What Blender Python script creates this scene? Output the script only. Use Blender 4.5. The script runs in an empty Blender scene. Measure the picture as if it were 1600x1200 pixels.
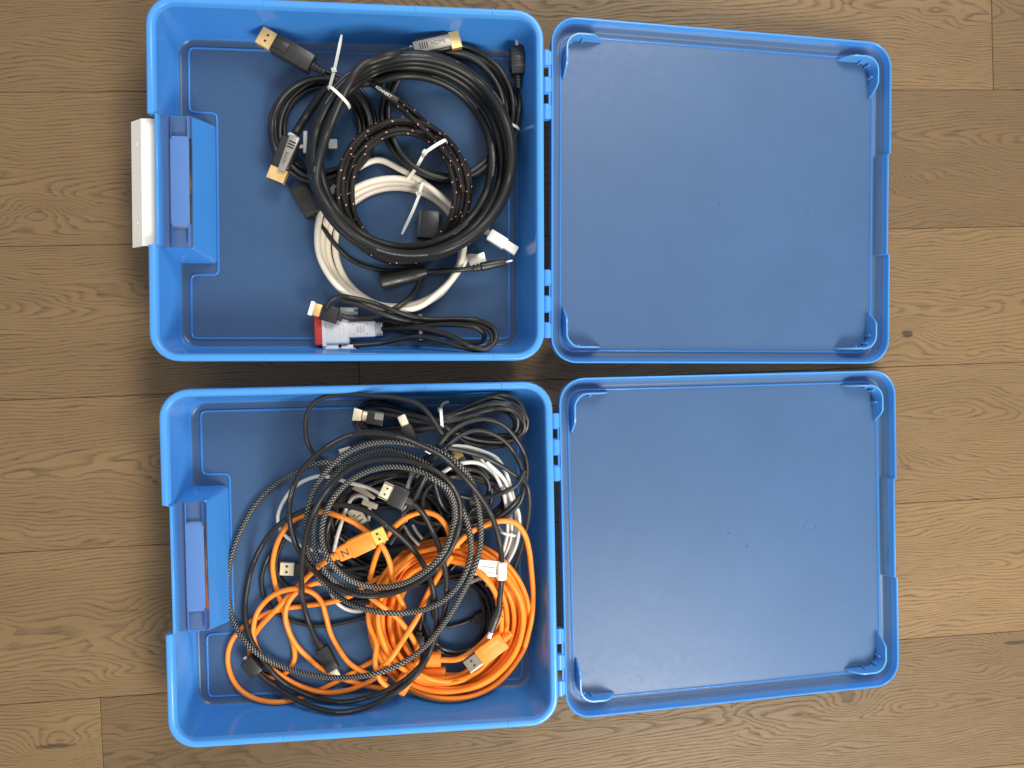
import bpy, bmesh, math, random
import numpy as np
from mathutils import Vector, Matrix

random.seed(7)
sc = bpy.context.scene
COL = sc.collection
PI = math.pi

# ------------------------------------------------------------------ camera
CAM_D, CAM_F = 0.75419, 1226.6
PITCH, YAW, ROLL = -0.0174, -0.09619, -0.03614


def rot3(p, y, r):
    cp, sp, cy, sy, cr, sr = math.cos(p), math.sin(p), math.cos(y), math.sin(y), math.cos(r), math.sin(r)
    Rx = np.array([[1, 0, 0], [0, cp, -sp], [0, sp, cp]])
    Ry = np.array([[cy, 0, sy], [0, 1, 0], [-sy, 0, cy]])
    Rz = np.array([[cr, -sr, 0], [sr, cr, 0], [0, 0, 1]])
    return Rz @ Ry @ Rx


CR = rot3(PITCH, YAW, ROLL)
cd = bpy.data.cameras.new("camera")
cam = bpy.data.objects.new("camera", cd)
COL.objects.link(cam)
m4 = Matrix.Identity(4)
for i in range(3):
    for j in range(3):
        m4[i][j] = CR[i, j]
m4[2][3] = CAM_D
cam.matrix_world = m4
cd.sensor_fit = 'HORIZONTAL'
cd.sensor_width = 36.0
cd.lens = CAM_F / 1600 * 36
cd.clip_start = 0.01
cd.clip_end = 50
sc.camera = cam

# ------------------------------------------------------------------ light
w = bpy.data.worlds.new("World")
sc.world = w
w.use_nodes = True
w.node_tree.nodes["Background"].inputs[0].default_value = (0.93, 0.96, 1.0, 1)
w.node_tree.nodes["Background"].inputs[1].default_value = 0.50


def area(name, loc, target, sx, sy, power, col):
    l = bpy.data.lights.new(name, 'AREA')
    l.shape = 'RECTANGLE'
    l.size, l.size_y = sx, sy
    l.energy = power
    l.color = col
    o = bpy.data.objects.new(name, l)
    COL.objects.link(o)
    o.location = loc
    d = Vector(target) - Vector(loc)
    o.rotation_euler = d.to_track_quat('-Z', 'Y').to_euler()
    return o


area("window_light", (0.60, -1.02, 1.15), (0.05, -0.05, 0), 0.7, 0.55, 26, (1.0, 0.945, 0.83))
area("room_light", (0.65, 1.15, 1.55), (0.0, 0.1, 0), 0.8, 0.6, 19, (1.0, 0.965, 0.91))

sc.view_settings.view_transform = 'Standard'
sc.view_settings.look = 'None'
sc.view_settings.exposure = 0.3
sc.view_settings.gamma = 1.0
sc.render.engine = 'CYCLES'
sc.cycles.use_denoising = True
sc.cycles.max_bounces = 12
sc.cycles.transparent_max_bounces = 24
sc.cycles.caustics_reflective = False
sc.cycles.caustics_refractive = False
sc.cycles.sample_clamp_indirect = 4


# ------------------------------------------------------------------ materials
def new_mat(name):
    m = bpy.data.materials.new(name)
    m.use_nodes = True
    nt = m.node_tree
    nt.nodes.clear()
    out = nt.nodes.new('ShaderNodeOutputMaterial')
    return m, nt, out


class N:
    """tiny node helper"""
    def __init__(s, nt):
        s.nt = nt

    def put(s, inp, v):
        if isinstance(v, bpy.types.NodeSocket):
            s.nt.links.new(v, inp)
        else:
            inp.default_value = v

    def math(s, op, a, b=0.0, c=None, clamp=False):
        n = s.nt.nodes.new('ShaderNodeMath')
        n.operation = op
        n.use_clamp = clamp
        s.put(n.inputs[0], a)
        s.put(n.inputs[1], b)
        if c is not None:
            s.put(n.inputs[2], c)
        return n.outputs[0]

    def mix(s, f, a, b, blend='MIX'):
        n = s.nt.nodes.new('ShaderNodeMix')
        n.data_type = 'RGBA'
        n.blend_type = blend
        s.put(n.inputs[0], f)
        s.put(n.inputs[6], a)
        s.put(n.inputs[7], b)
        return n.outputs[2]

    def noise(s, vec, scale, detail=2.0, rough=0.5, dist=0.0):
        n = s.nt.nodes.new('ShaderNodeTexNoise')
        s.put(n.inputs['Vector'], vec)
        n.inputs['Scale'].default_value = scale
        n.inputs['Detail'].default_value = detail
        n.inputs['Roughness'].default_value = rough
        n.inputs['Distortion'].default_value = dist
        return n.outputs[0]

    def comb(s, x, y, z):
        n = s.nt.nodes.new('ShaderNodeCombineXYZ')
        s.put(n.inputs[0], x); s.put(n.inputs[1], y); s.put(n.inputs[2], z)
        return n.outputs[0]

    def ramp(s, f, stops, interp='LINEAR'):
        n = s.nt.nodes.new('ShaderNodeValToRGB')
        n.color_ramp.interpolation = interp
        els = n.color_ramp.elements
        while len(els) > 1:
            els.remove(els[-1])
        els[0].position, els[0].color = stops[0][0], (*stops[0][1], 1)
        for p, c in stops[1:]:
            e = els.new(p)
            e.color = (*c, 1)
        s.put(n.inputs[0], f)
        return n.outputs[0]

    def maprange(s, v, a, b, c, d):
        n = s.nt.nodes.new('ShaderNodeMapRange')
        s.put(n.inputs[0], v)
        for k, x in zip((1, 2, 3, 4), (a, b, c, d)):
            s.put(n.inputs[k], x)
        return n.outputs[0]

    def bump(s, h, strength, dist):
        n = s.nt.nodes.new('ShaderNodeBump')
        n.inputs['Strength'].default_value = strength
        n.inputs['Distance'].default_value = dist
        s.put(n.inputs['Height'], h)
        return n.outputs[0]

    def principled(s, out, base, rough=0.5, metal=0.0, normal=None, spec=0.5, coat=0.0):
        n = s.nt.nodes.new('ShaderNodeBsdfPrincipled')
        s.put(n.inputs['Base Color'], base if isinstance(base, bpy.types.NodeSocket) else (*base, 1))
        s.put(n.inputs['Roughness'], rough)
        s.put(n.inputs['Metallic'], metal)
        s.put(n.inputs['Specular IOR Level'], spec)
        if coat:
            n.inputs['Coat Weight'].default_value = coat
        if normal is not None:
            s.put(n.inputs['Normal'], normal)
        s.nt.links.new(n.outputs[0], out.inputs[0])
        return n


def simple(name, col, rough=0.45, metal=0.0, spec=0.5, bump=0.0, bscale=900.0, var=0.0):
    m, nt, out = new_mat(name)
    n = N(nt)
    tc = nt.nodes.new('ShaderNodeTexCoord')
    base = (*col, 1)
    nz = n.noise(tc.outputs['Object'], bscale, 3)
    if var:
        big = n.noise(tc.outputs['Object'], 60, 3)
        base = n.mix(n.math('MULTIPLY', big, var), base, tuple(c * 0.35 for c in col) + (1,))
    normal = n.bump(nz, bump, 0.0002) if bump else None
    rr = n.maprange(n.noise(tc.outputs['Object'], 220, 3), 0.3, 0.7, rough * 0.8, min(1, rough * 1.25))
    n.principled(out, base if isinstance(base, bpy.types.NodeSocket) else col, rr, metal, normal, spec)
    return m


def plastic(name, k, scat, trans, tint, gloss=0.2, through=0.5):
    """translucent polypropylene: how much it scatters follows the path through the sheet"""
    m, nt, out = new_mat(name)
    n = N(nt)
    tc = nt.nodes.new('ShaderNodeTexCoord')
    lw = nt.nodes.new('ShaderNodeLayerWeight')
    lw.inputs[0].default_value = 0.5
    cosv = n.math('MAXIMUM', n.math('SUBTRACT', 1.0, lw.outputs['Facing']), 0.12)
    cloud = n.maprange(n.noise(tc.outputs['Object'], 7, 6, 0.65), 0.3, 0.7, 0.84, 1.16)
    smear = nt.nodes.new('ShaderNodeMapping')
    smear.inputs['Scale'].default_value = (26, 180, 26)
    smear.inputs['Rotation'].default_value = (0, 0, 0.5)
    nt.links.new(tc.outputs['Object'], smear.inputs[0])
    scuff = n.maprange(n.noise(smear.outputs[0], 1.0, 5, 0.7), 0.60, 0.80, 0.0, 0.16)
    cloud = n.math('ADD', cloud, scuff)
    path = n.math('MULTIPLY', n.math('DIVIDE', k, cosv), cloud)
    alpha = n.math('SUBTRACT', 1.0, n.math('POWER', 2.71828, n.math('MULTIPLY', path, -1.0)))
    fine = n.noise(tc.outputs['Object'], 1400, 2)
    scr = n.noise(tc.outputs['Object'], 160, 5, 0.7)
    nrm = n.bump(fine, 0.12, 0.0002)
    d = nt.nodes.new('ShaderNodeBsdfDiffuse'); d.inputs[0].default_value = (*scat, 1)
    t = nt.nodes.new('ShaderNodeBsdfTranslucent'); t.inputs[0].default_value = (*trans, 1)
    ad = nt.nodes.new('ShaderNodeMixShader'); ad.inputs[0].default_value = through
    nt.links.new(d.outputs[0], ad.inputs[1]); nt.links.new(t.outputs[0], ad.inputs[2])
    tr = nt.nodes.new('ShaderNodeBsdfTransparent'); tr.inputs[0].default_value = (*tint, 1)
    mx = nt.nodes.new('ShaderNodeMixShader')
    nt.links.new(alpha, mx.inputs[0]); nt.links.new(tr.outputs[0], mx.inputs[1]); nt.links.new(ad.outputs[0], mx.inputs[2])
    gl = nt.nodes.new('ShaderNodeBsdfGlossy')
    n.put(gl.inputs['Roughness'], n.maprange(scr, 0.35, 0.7, gloss * 1.1, gloss * 1.28))
    nt.links.new(nrm, gl.inputs['Normal'])
    fr = nt.nodes.new('ShaderNodeFresnel'); fr.inputs[0].default_value = 1.45
    m2 = nt.nodes.new('ShaderNodeMixShader')
    nt.links.new(fr.outputs[0], m2.inputs[0]); nt.links.new(mx.outputs[0], m2.inputs[1]); nt.links.new(gl.outputs[0], m2.inputs[2])
    nt.links.new(m2.outputs[0], out.inputs[0])
    return m


BLUE = plastic("blue_polypropylene", 0.58, (0.140, 0.315, 0.62), (0.11, 0.40, 0.95), (0.68, 0.77, 0.93), 0.22)
BLUE_GRIP = plastic("blue_polypropylene_grip", 1.5, (0.17, 0.36, 0.80), (0.12, 0.42, 0.97), (0.66, 0.76, 0.93), 0.2, 0.35)
BLUE_LEDGE = plastic("blue_polypropylene_ledge", 0.85, (0.16, 0.30, 0.60), (0.12, 0.38, 0.95), (0.66, 0.76, 0.93), 0.25, 0.4)
BLUE_CLIP_LIT = plastic("blue_polypropylene_clip_lit", 2.4, (0.13, 0.46, 0.99), (0.12, 0.44, 0.99), (0.3, 0.55, 0.97), 0.25, 0.3)  # colour brightened to offset the shade on the corner clips
BLUE_LID = plastic("blue_polypropylene_lid", 0.64, (0.165, 0.350, 0.68), (0.12, 0.42, 0.97), (0.66, 0.76, 0.93), 0.36)
BLUE_WALL_LIT = plastic("blue_polypropylene_wall_lit", 1.0, (0.08, 0.37, 0.99), (0.07, 0.40, 0.99), (0.55, 0.72, 0.97), 0.10, 0.30)  # light shining through the walls put into the colour; denser than the floor
BLUE_EDGE_GLOW = plastic("blue_polypropylene_edge_glow", 2.2, (0.10, 0.41, 0.99), (0.09, 0.40, 0.99), (0.3, 0.55, 0.95), 0.2, 0.25)  # edge glow and light piping put into the colour, brighter than the sheet


def wood_mat():
    m, nt, out = new_mat("oak_boards")
    n = N(nt)
    tc = nt.nodes.new('ShaderNodeTexCoord')
    oi = nt.nodes.new('ShaderNodeObjectInfo')
    sp = nt.nodes.new('ShaderNodeSeparateXYZ')
    nt.links.new(tc.outputs['Object'], sp.inputs[0])
    rnd = oi.outputs['Random']
    r2 = n.math('FRACT', n.math('MULTIPLY', rnd, 17.31))
    r3 = n.math('FRACT', n.math('MULTIPLY', rnd, 91.7))
    x = n.math('ADD', sp.outputs[0], n.math('MULTIPLY', rnd, 37.0))
    y = n.math('ADD', sp.outputs[1], n.math('MULTIPLY', r2, 11.0))
    # knots: (x, y, half length, half width, darkness)
    geo = nt.nodes.new('ShaderNodeNewGeometry')
    gp = nt.nodes.new('ShaderNodeSeparateXYZ')
    nt.links.new(geo.outputs['Position'], gp.inputs[0])
    swirl, knot_dark = None, None
    kn_wob = n.math('SUBTRACT', n.noise(geo.outputs['Position'], 120.0, 3.0, 0.6), 0.5)
    for px, py, hl, hw, dk in ((1418, 522, .006, .0035, 1.0), (85, 1166, .016, .0022, .9), (1588, 1004, .014, .0020, 1.0), (190, 955, .016, .0010, .5), (1330, 1095, .010, .006, .25), (1372, 280, .004, .004, .7), (1382, 700, .006, .005, .3), (600, 20, .003, .003, .5), (60, 330, .004, .002, .4)):
        kx, ky, _ = unproj(px, py, 0.0)
        dx = n.math('DIVIDE', n.math('SUBTRACT', gp.outputs[0], float(kx)), hl)
        dy = n.math('DIVIDE', n.math('SUBTRACT', gp.outputs[1], float(ky)), hw)
        d2 = n.math('ADD', n.math('MULTIPLY', dx, dx), n.math('MULTIPLY', dy, dy))
        dist = n.math('ADD', n.math('SQRT', d2), n.math('MULTIPLY', kn_wob, 1.3))
        kd = n.math('MULTIPLY', n.maprange(dist, 0.75, 1.25, 1.0, 0.0), dk)
        w1 = n.math('DIVIDE', n.math('SUBTRACT', gp.outputs[0], float(kx)), .030)
        w2 = n.math('DIVIDE', n.math('SUBTRACT', gp.outputs[1], float(ky)), .016)
        ex = n.math('POWER', 2.71828, n.math('MULTIPLY', n.math('ADD', n.math('MULTIPLY', w1, w1), n.math('MULTIPLY', w2, w2)), -1.0))
        sw = n.math('MULTIPLY', ex, 0.016 * (1 if hw > .0015 else .6))
        swirl = sw if swirl is None else n.math('ADD', swirl, sw)
        knot_dark = kd if knot_dark is None else n.math('MAXIMUM', knot_dark, kd)
    # growth rings cut lengthwise
    wob = n.math('SUBTRACT', n.noise(n.comb(n.math('MULTIPLY', x, 4.0), n.math('MULTIPLY', y, 13.0), 0.0), 1.0, 3.0, 0.55), 0.5)
    wob2 = n.math('SUBTRACT', n.noise(n.comb(n.math('MULTIPLY', x, 16.0), n.math('MULTIPLY', y, 60.0), 2.0), 1.0, 3.0, 0.6), 0.5)
    yo = n.math('ADD', sp.outputs[1], n.maprange(r3, 0, 1, -0.022, 0.022))
    yc = n.math('ADD', yo, n.math('MULTIPLY', wob, 0.055))
    h = n.math('MULTIPLY', n.math('SUBTRACT', n.math('PINGPONG', n.math('ADD', x, n.math('MULTIPLY', wob, 0.5)), 0.55), 0.25), 0.10)
    rr = n.math('SQRT', n.math('ADD', n.math('MULTIPLY', yc, yc), n.math('MULTIPLY', h, h)))
    rr = n.math('ADD', rr, n.math('ADD', n.math('MULTIPLY', wob2, 0.0035), swirl))
    ring = n.math('FRACT', n.math('MULTIPLY', rr, 340.0))
    ringm = n.ramp(ring, [(0.0, (1, 1, 1)), (0.14, (0.8, 0.8, 0.8)), (0.40, (0.12, 0.12, 0.12)), (0.88, (0, 0, 0)), (1.0, (0.9, 0.9, 0.9))])
    # pores: short dashes running with the grain
    pore = n.noise(n.comb(n.math('MULTIPLY', x, 24.0), n.math('MULTIPLY', n.math('ADD', y, n.math('ADD', n.math('MULTIPLY', wob2, 0.008), n.math('MULTIPLY', wob, 0.02))), 1000.0), 0.0), 1.0, 2.0, 0.6)
    pore2 = n.noise(n.comb(n.math('MULTIPLY', x, 70.0), n.math('MULTIPLY', y, 1150.0), 4.0), 1.0, 2.0, 0.6)
    pm = n.maprange(pore, 0.50, 0.66, 0.0, 1.0)
    pm2 = n.maprange(pore2, 0.54, 0.70, 0.0, 1.0)
    dark = n.math('ADD', n.math('MULTIPLY', ringm, n.math('ADD', n.math('MULTIPLY', pm, 0.55), 0.46)), n.math('MULTIPLY', pm2, 0.26), clamp=True)
    dark = n.math('ADD', dark, n.math('MULTIPLY', pm, 0.13), clamp=True)
    blot = n.noise(n.comb(n.math('MULTIPLY', x, 5.0), n.math('MULTIPLY', y, 22.0), 1.0), 1.0, 4.0, 0.6)
    light = n.mix(blot, (0.146, 0.089, 0.040, 1), (0.232, 0.147, 0.068, 1))
    tone = n.maprange(r2, 0, 1, 0.74, 1.2)
    light = n.mix(1.0, light, n.comb(tone, tone, tone), 'MULTIPLY')
    col = n.mix(n.math('MULTIPLY', dark, 0.78), light, (0.045, 0.029, 0.016, 1))
    col = n.mix(n.math('MULTIPLY', knot_dark, 0.75), col, (0.02, 0.015, 0.011, 1))
    hgt = n.math('SUBTRACT', n.math('MULTIPLY', pore, 0.15), dark)
    nrm = n.bump(hgt, 0.35, 0.0006)
    n.principled(out, col, n.maprange(dark, 0, 1, 0.5, 0.72), 0, nrm, 0.35)
    return m


def unproj(px, py, z):
    v = CR @ np.array([(px - 800) / CAM_F, (600 - py) / CAM_F, -1.0])
    t = (z - CAM_D) / v[2]
    return np.array([v[0] * t, v[1] * t, z])


WOOD = wood_mat()
GAP = simple("dark_joint", (0.05, 0.034, 0.02), 0.9)
BLACK = simple("black_pvc_jacket", (0.016, 0.0155, 0.015), 0.42, bump=0.15)
BLACK_MATT = simple("black_matt_rubber", (0.012, 0.012, 0.012), 0.55, bump=0.25)
BLACK_SATIN = simple("black_satin_shell", (0.02, 0.019, 0.018), 0.38, bump=0.1)
CHARCOAL = simple("charcoal_jacket", (0.03, 0.031, 0.032), 0.45, bump=0.15)
ORANGE = simple("orange_jacket", (0.90, 0.255, 0.022), 0.42, bump=0.1)
ORANGE_SHELL = simple("orange_moulded_shell", (0.88, 0.235, 0.018), 0.5, bump=0.1)
WHITE = simple("white_jacket", (0.80, 0.72, 0.60), 0.42, bump=0.1)
WHITE_COOL = simple("white_thin_jacket", (0.62, 0.605, 0.57), 0.42, bump=0.1)
WHITE_SHELL = simple("white_moulded_shell", (0.84, 0.83, 0.81), 0.42, bump=0.08)
IVORY = simple("white_latch_plastic", (0.88, 0.85, 0.78), 0.32, bump=0.05)
NYLON = simple("clear_white_nylon", (0.72, 0.72, 0.66), 0.35)
PAPER = simple("paper_label", (0.82, 0.78, 0.68), 0.7)
BEIGE = simple("beige_shell", (0.55, 0.47, 0.36), 0.5)
INK = simple("dark_print", (0.03, 0.028, 0.025), 0.6)
WHITE_INK = simple("white_print", (0.8, 0.8, 0.8), 0.6)
GREY_SHELL = simple("grey_metal_paint", (0.33, 0.31, 0.28), 0.38, 0.35)
TAUPE = simple("taupe_metal_shell", (0.17, 0.145, 0.115), 0.4, 0.5)
RED = simple("red_plastic", (0.72, 0.045, 0.035), 0.4)
GOLD = simple("gold_plating", (0.92, 0.62, 0.27), 0.38, 0.75)
GOLD_BRIGHT = simple("bright_gold_plating", (0.95, 0.78, 0.20), 0.32, 0.75)
STEEL = simple("nickel_plating", (0.75, 0.72, 0.67), 0.3, 0.8)
PALE_METAL = simple("pale_plug_metal", (0.80, 0.68, 0.50), 0.4, 0.55)
HOLE = simple("dark_hole", (0.012, 0.01, 0.008), 0.8)


def braid_mat(name, f, nv, cola, colb, dots=None):
    m, nt, out = new_mat(name)
    n = N(nt)
    uv = nt.nodes.new('ShaderNodeUVMap'); uv.uv_map = "UVMap"
    sp = nt.nodes.new('ShaderNodeSeparateXYZ')
    nt.links.new(uv.outputs[0], sp.inputs[0])
    u, v = sp.outputs[0], sp.outputs[1]
    a = n.math('FRACT', n.math('ADD', n.math('MULTIPLY', u, f), n.math('MULTIPLY', v, nv)))
    b = n.math('FRACT', n.math('SUBTRACT', n.math('MULTIPLY', u, f), n.math('MULTIPLY', v, nv)))
    ta = n.math('ABSOLUTE', n.math('SUBTRACT', a, 0.5))
    tb = n.math('ABSOLUTE', n.math('SUBTRACT', b, 0.5))
    hgt = n.math('MINIMUM', ta, tb)
    if dots is None:
        sel = n.math('MULTIPLY', n.math('LESS_THAN', ta, 0.20), n.math('GREATER_THAN', tb, 0.17))
    else:
        # one thin tracer thread that surfaces now and then
        da = n.math('FRACT', n.math('ADD', n.math('MULTIPLY', u, dots), v))
        db = n.math('FRACT', n.math('SUBTRACT', n.math('MULTIPLY', u, dots * 0.5), n.math('MULTIPLY', v, 2.0)))
        sel = n.math('MULTIPLY', n.math('LESS_THAN', da, 0.085), n.math('LESS_THAN', db, 0.20))
    weave = n.mix(n.math('MULTIPLY', hgt, 2.0), tuple(c * 0.4 for c in cola) + (1,), (*cola, 1))
    col = n.mix(sel, weave, (*colb, 1))
    nrm = n.bump(hgt, 0.6, 0.0006)
    n.principled(out, col, 0.6, 0, nrm, 0.3)
    return m


BRAID = braid_mat("black_and_white_braid", 330, 4, (0.012, 0.012, 0.012), (0.30, 0.295, 0.275))
BRAID_DOT = braid_mat("black_braid_with_pink_tracer", 420, 6, (0.016, 0.014, 0.013), (0.85, 0.42, 0.36), dots=84)


def print_mat(name, base, ink, uband, rough=0.42):
    """jacket with a faint line of small print along one side"""
    m, nt, out = new_mat(name)
    n = N(nt)
    uv = nt.nodes.new('ShaderNodeUVMap'); uv.uv_map = "UVMap"
    sp = nt.nodes.new('ShaderNodeSeparateXYZ')
    nt.links.new(uv.outputs[0], sp.inputs[0])
    u, v = sp.outputs[0], sp.outputs[1]
    band = n.math('LESS_THAN', n.math('ABSOLUTE', n.math('SUBTRACT', v, uband)), 0.028)
    lett = n.noise(n.comb(n.math('MULTIPLY', u, 1100.0), n.math('MULTIPLY', v, 60.0), 0.0), 1.0, 2.0)
    gaps = n.noise(n.comb(n.math('MULTIPLY', u, 14.0), 0.0, 3.0), 1.0, 1.0)
    sel = n.math('MULTIPLY', band, n.math('MULTIPLY', n.math('GREATER_THAN', lett, 0.52), n.math('GREATER_THAN', gaps, 0.56)))
    col = n.mix(n.math('MULTIPLY', sel, 0.5), (*base, 1), (*ink, 1))
    n.principled(out, col, rough, 0, None, 0.35)
    return m


CHAR_PRINT = print_mat("charcoal_jacket_with_print", (0.013, 0.013, 0.0125), (0.42, 0.5, 0.48), 0.31)
BLACK_PRINT = print_mat("black_jacket_with_print", (0.018, 0.017, 0.016), (0.4, 0.4, 0.38), 0.22)
ORANGE_PRINT = print_mat("orange_jacket_with_print", (0.90, 0.255, 0.022), (0.10, 0.025, 0.01), 0.27)


# ------------------------------------------------------------------ object helpers
def thing(name, label, cat, loc=(0, 0, 0), rotz=0.0, group=None):
    o = bpy.data.objects.new(name, None)
    o.empty_display_size = 0.02
    COL.objects.link(o)
    o.location = loc
    o.rotation_euler = (0, 0, rotz)
    o['label'] = label
    o['category'] = cat
    if group:
        o['group'] = group
    return o


def link(name, me, mat, parent=None):
    o = bpy.data.objects.new(name, me)
    COL.objects.link(o)
    if mat is not None and not me.materials:
        me.materials.append(mat)
    if parent is not None:
        o.parent = parent
    return o


def finish(bm, name, sharp=35.0):
    bmesh.ops.recalc_face_normals(bm, faces=bm.faces)
    lim = math.radians(sharp)
    for f in bm.faces:
        f.smooth = True
    for e in bm.edges:
        if len(e.link_faces) == 2:
            e.smooth = e.calc_face_angle(0.0) < lim
    me = bpy.data.meshes.new(name)
    bm.to_mesh(me)
    bm.free()
    return me


def add_box(bm, size, mat4=None, bevel=0.0, segs=2):
    r = bmesh.ops.create_cube(bm, size=1.0)
    vs = r['verts']
    bmesh.ops.scale(bm, vec=size, verts=vs)
    if bevel > 0:
        es = list({e for v in vs for e in v.link_edges})
        g = bmesh.ops.bevel(bm, geom=es, offset=bevel, segments=segs, profile=0.5, affect='EDGES')
        vs = list({v for f in g['faces'] for v in f.verts} | {v for v in vs if v.is_valid})
    if mat4 is not None:
        bmesh.ops.transform(bm, matrix=mat4, verts=vs)
    return vs


def loft(loops, cap_a=True, cap_b=True, closed=True, bm=None):
    """loops: list of equal-length lists of 3-vectors"""
    bm = bm or bmesh.new()
    rows = [[bm.verts.new(p) for p in lp] for lp in loops]
    n = len(rows[0])
    rng = n if closed else n - 1
    for a, b in zip(rows[:-1], rows[1:]):
        for i in range(rng):
            j = (i + 1) % n
            bm.faces.new((a[i], a[j], b[j], b[i]))
    if cap_a:
        bm.faces.new(rows[0])
    if cap_b:
        bm.faces.new(list(reversed(rows[-1])))
    return bm


# ------------------------------------------------------------------ floor of oak boards
floor = bpy.data.objects.new("floor", None)
COL.objects.link(floor)
floor['kind'] = 'structure'
floor['label'] = 'brown oak plank floor under the two blue cases'
PITCH_Y, Y0 = 0.13919, 0.26529


def plank(x0, x1, k):
    """board of row k, its upper edge on joint k"""
    gap = 0.00016
    ya, yb = Y0 - k * PITCH_Y - gap, Y0 - (k + 1) * PITCH_Y + gap
    bm = bmesh.new()
    add_box(bm, (x1 - x0 - 2 * gap, ya - yb, 0.014), None, 0.0005, 1)
    me = finish(bm, "plank", 25)
    o = link("plank", me, WOOD, floor)
    o.location = ((x0 + x1) / 2, (ya + yb) / 2, -0.007 + random.uniform(-0.00012, 0.00012))


seam = {-1: unproj(1551, 70, 0)[0], 1: unproj(561, 575, 0)[0] if False else None, 2: None, 4: unproj(158, 1140, 0)[0]}
seam[1] = unproj(561, 575, 0)[0]
rows = {-3: 0.2, -2: -0.4, -1: seam[-1], 0: -1.0, 1: seam[1], 2: 1.05, 3: -0.95, 4: seam[4], 5: 0.95, 6: 0.1}
for k, s in rows.items():
    cuts = [s - 2.4, s - 1.2, s, s + 1.2, s + 2.4]
    for a, b in zip(cuts[:-1], cuts[1:]):
        if b > -1.5 and a < 1.5:
            plank(a, b, k)
bm = bmesh.new()
add_box(bm, (6.0, 2.2, 0.01), Matrix.Translation((0, 0, -0.0185)))
sub = link("subfloor", finish(bm, "subfloor"), GAP, floor)

# ------------------------------------------------------------------ the blue cases
W, L, H = 0.34, 0.31052, 0.0596
IL, IR, IT = 0.0091, 0.0182, 0.0132


def outline(x0, x1, y0, y1, r, notch_side=None, notch_half=0.056, notch=0.0, seg=7, nmid=0):
    """rounded rectangle, counter-clockwise, with an optional step in one side"""
    pts = []
    for cx, cy, a in ((x1 - r, y1 - r, 0), (x0 + r, y1 - r, 90), (x0 + r, y0 + r, 180), (x1 - r, y0 + r, 270)):
        for i in range(seg + 1):
            t = math.radians(a + 90.0 * i / seg)
            pts.append((cx + r * math.cos(t), cy + r * math.sin(t)))
        if a == 90:
            e = 0.0012
            for yy, dx in ((notch_half, 0), (notch_half - e, 1), (-notch_half + e, 1), (-notch_half, 0)):
                pts.append((x0 + (notch * dx if notch_side == 'L' else 0), yy))
        if a == 270:
            e = 0.0012
            for yy, dx in ((-notch_half, 0), (-notch_half + e, 1), (notch_half - e, 1), (notch_half, 0)):
                pts.append((x1 - (notch * dx if notch_side == 'R' else 0), yy))
    return pts


def tray_loop(il, ir, it, z, r, notch=0.0):
    return [(x, y, z) for x, y in outline(-W / 2 + il, W / 2 - ir, -L / 2 + it, L / 2 - it, r, 'L', 0.056, notch)]


def tray_mesh():
    """floor and walls of the tray, a thin moulded sheet"""
    lp = tray_loop
    loops = [
        lp(IL + .004, IR + .004, IT + .004, 0.0009, 0.014),
        lp(IL + .001, IR + .001, IT + .001, 0.0012, 0.015),
        lp(IL - .0013, IR - .0013, IT - .0013, 0.004, 0.017),
        lp(.0056, .0063, .0057, H - 0.0062, 0.018, .0022),
        lp(.0071, .0078, .0072, H - 0.0062, 0.017, .0022),
        lp(IL, IR, IT, 0.0062, 0.0155),
        lp(IL + .0012, IR + .0012, IT + .0012, 0.0035, 0.0145),
        lp(IL + .0035, IR + .0035, IT + .0035, 0.0026, 0.0125),
    ]
    bm = loft(loops)
    for f in bm.faces:
        if f.calc_center_median().z > 0.0045:
            f.material_index = 1
    me = finish(bm, "tray", 50)
    me.materials.append(BLUE)
    me.materials.append(BLUE_WALL_LIT)
    return me


def rim_mesh():
    """thick rolled rim that caps the walls"""
    lp = tray_loop
    loops = [
        lp(.0052, .0059, .0053, H - 0.0062, 0.018, .0022),
        lp(.0046, .0050, .0048, H - 0.0075, 0.020, .0045),
        lp(.0016, .0016, .0016, H - 0.013, 0.024, .0055),
        lp(0, 0, 0, H - 0.013, 0.025, .0065),
        lp(0.0002, .0002, .0002, H - 0.0022, 0.025, .0065),
        lp(.0009, .0009, .0009, H - 0.0006, 0.024, .006),
        lp(.0022, .0022, .0022, H, 0.023, .0055),
        lp(.0050, .0054, .0050, H - .0003, 0.021, .004),
        lp(.0060, .0065, .0060, H - 0.0012, 0.0195, .0033),
        lp(.0066, .0072, .0067, H - 0.0030, 0.0185, .0028),
        lp(.0072, .0079, .0073, H - 0.0061, 0.017, .0022),
    ]
    loops.append(loops[0])
    bm = loft(loops, False, False)
    bmesh.ops.remove_doubles(bm, verts=bm.verts, dist=1e-6)
    return finish(bm, "rim", 50)


def rib_mesh(path, name, wdt=0.0024, hgt=0.0011, closed=True, z=0.0):
    """low half-round rib along a flat path"""
    n = len(path)
    prof = [(-.5, 0.0), (-.36, .7), (0, 1.0), (.36, .7), (.5, 0.0)]
    loops = []
    for i in range(n):
        p = Vector(path[i]); a = Vector(path[i - 1]); b = Vector(path[(i + 1) % n])
        t = (b - a); t = t.normalized() if t.length > 1e-9 else Vector((1, 0))
        d = Vector((-t.y, t.x))
        loops.append([(p.x + d.x * u * wdt, p.y + d.y * u * wdt, z + h * hgt - (0.0004 if h == 0 else 0)) for u, h in prof])
    loops.append(loops[0])
    bm = loft(loops, False, False, closed=True)
    bmesh.ops.remove_doubles(bm, verts=bm.verts, dist=1e-6)
    return finish(bm, name, 60)


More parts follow.
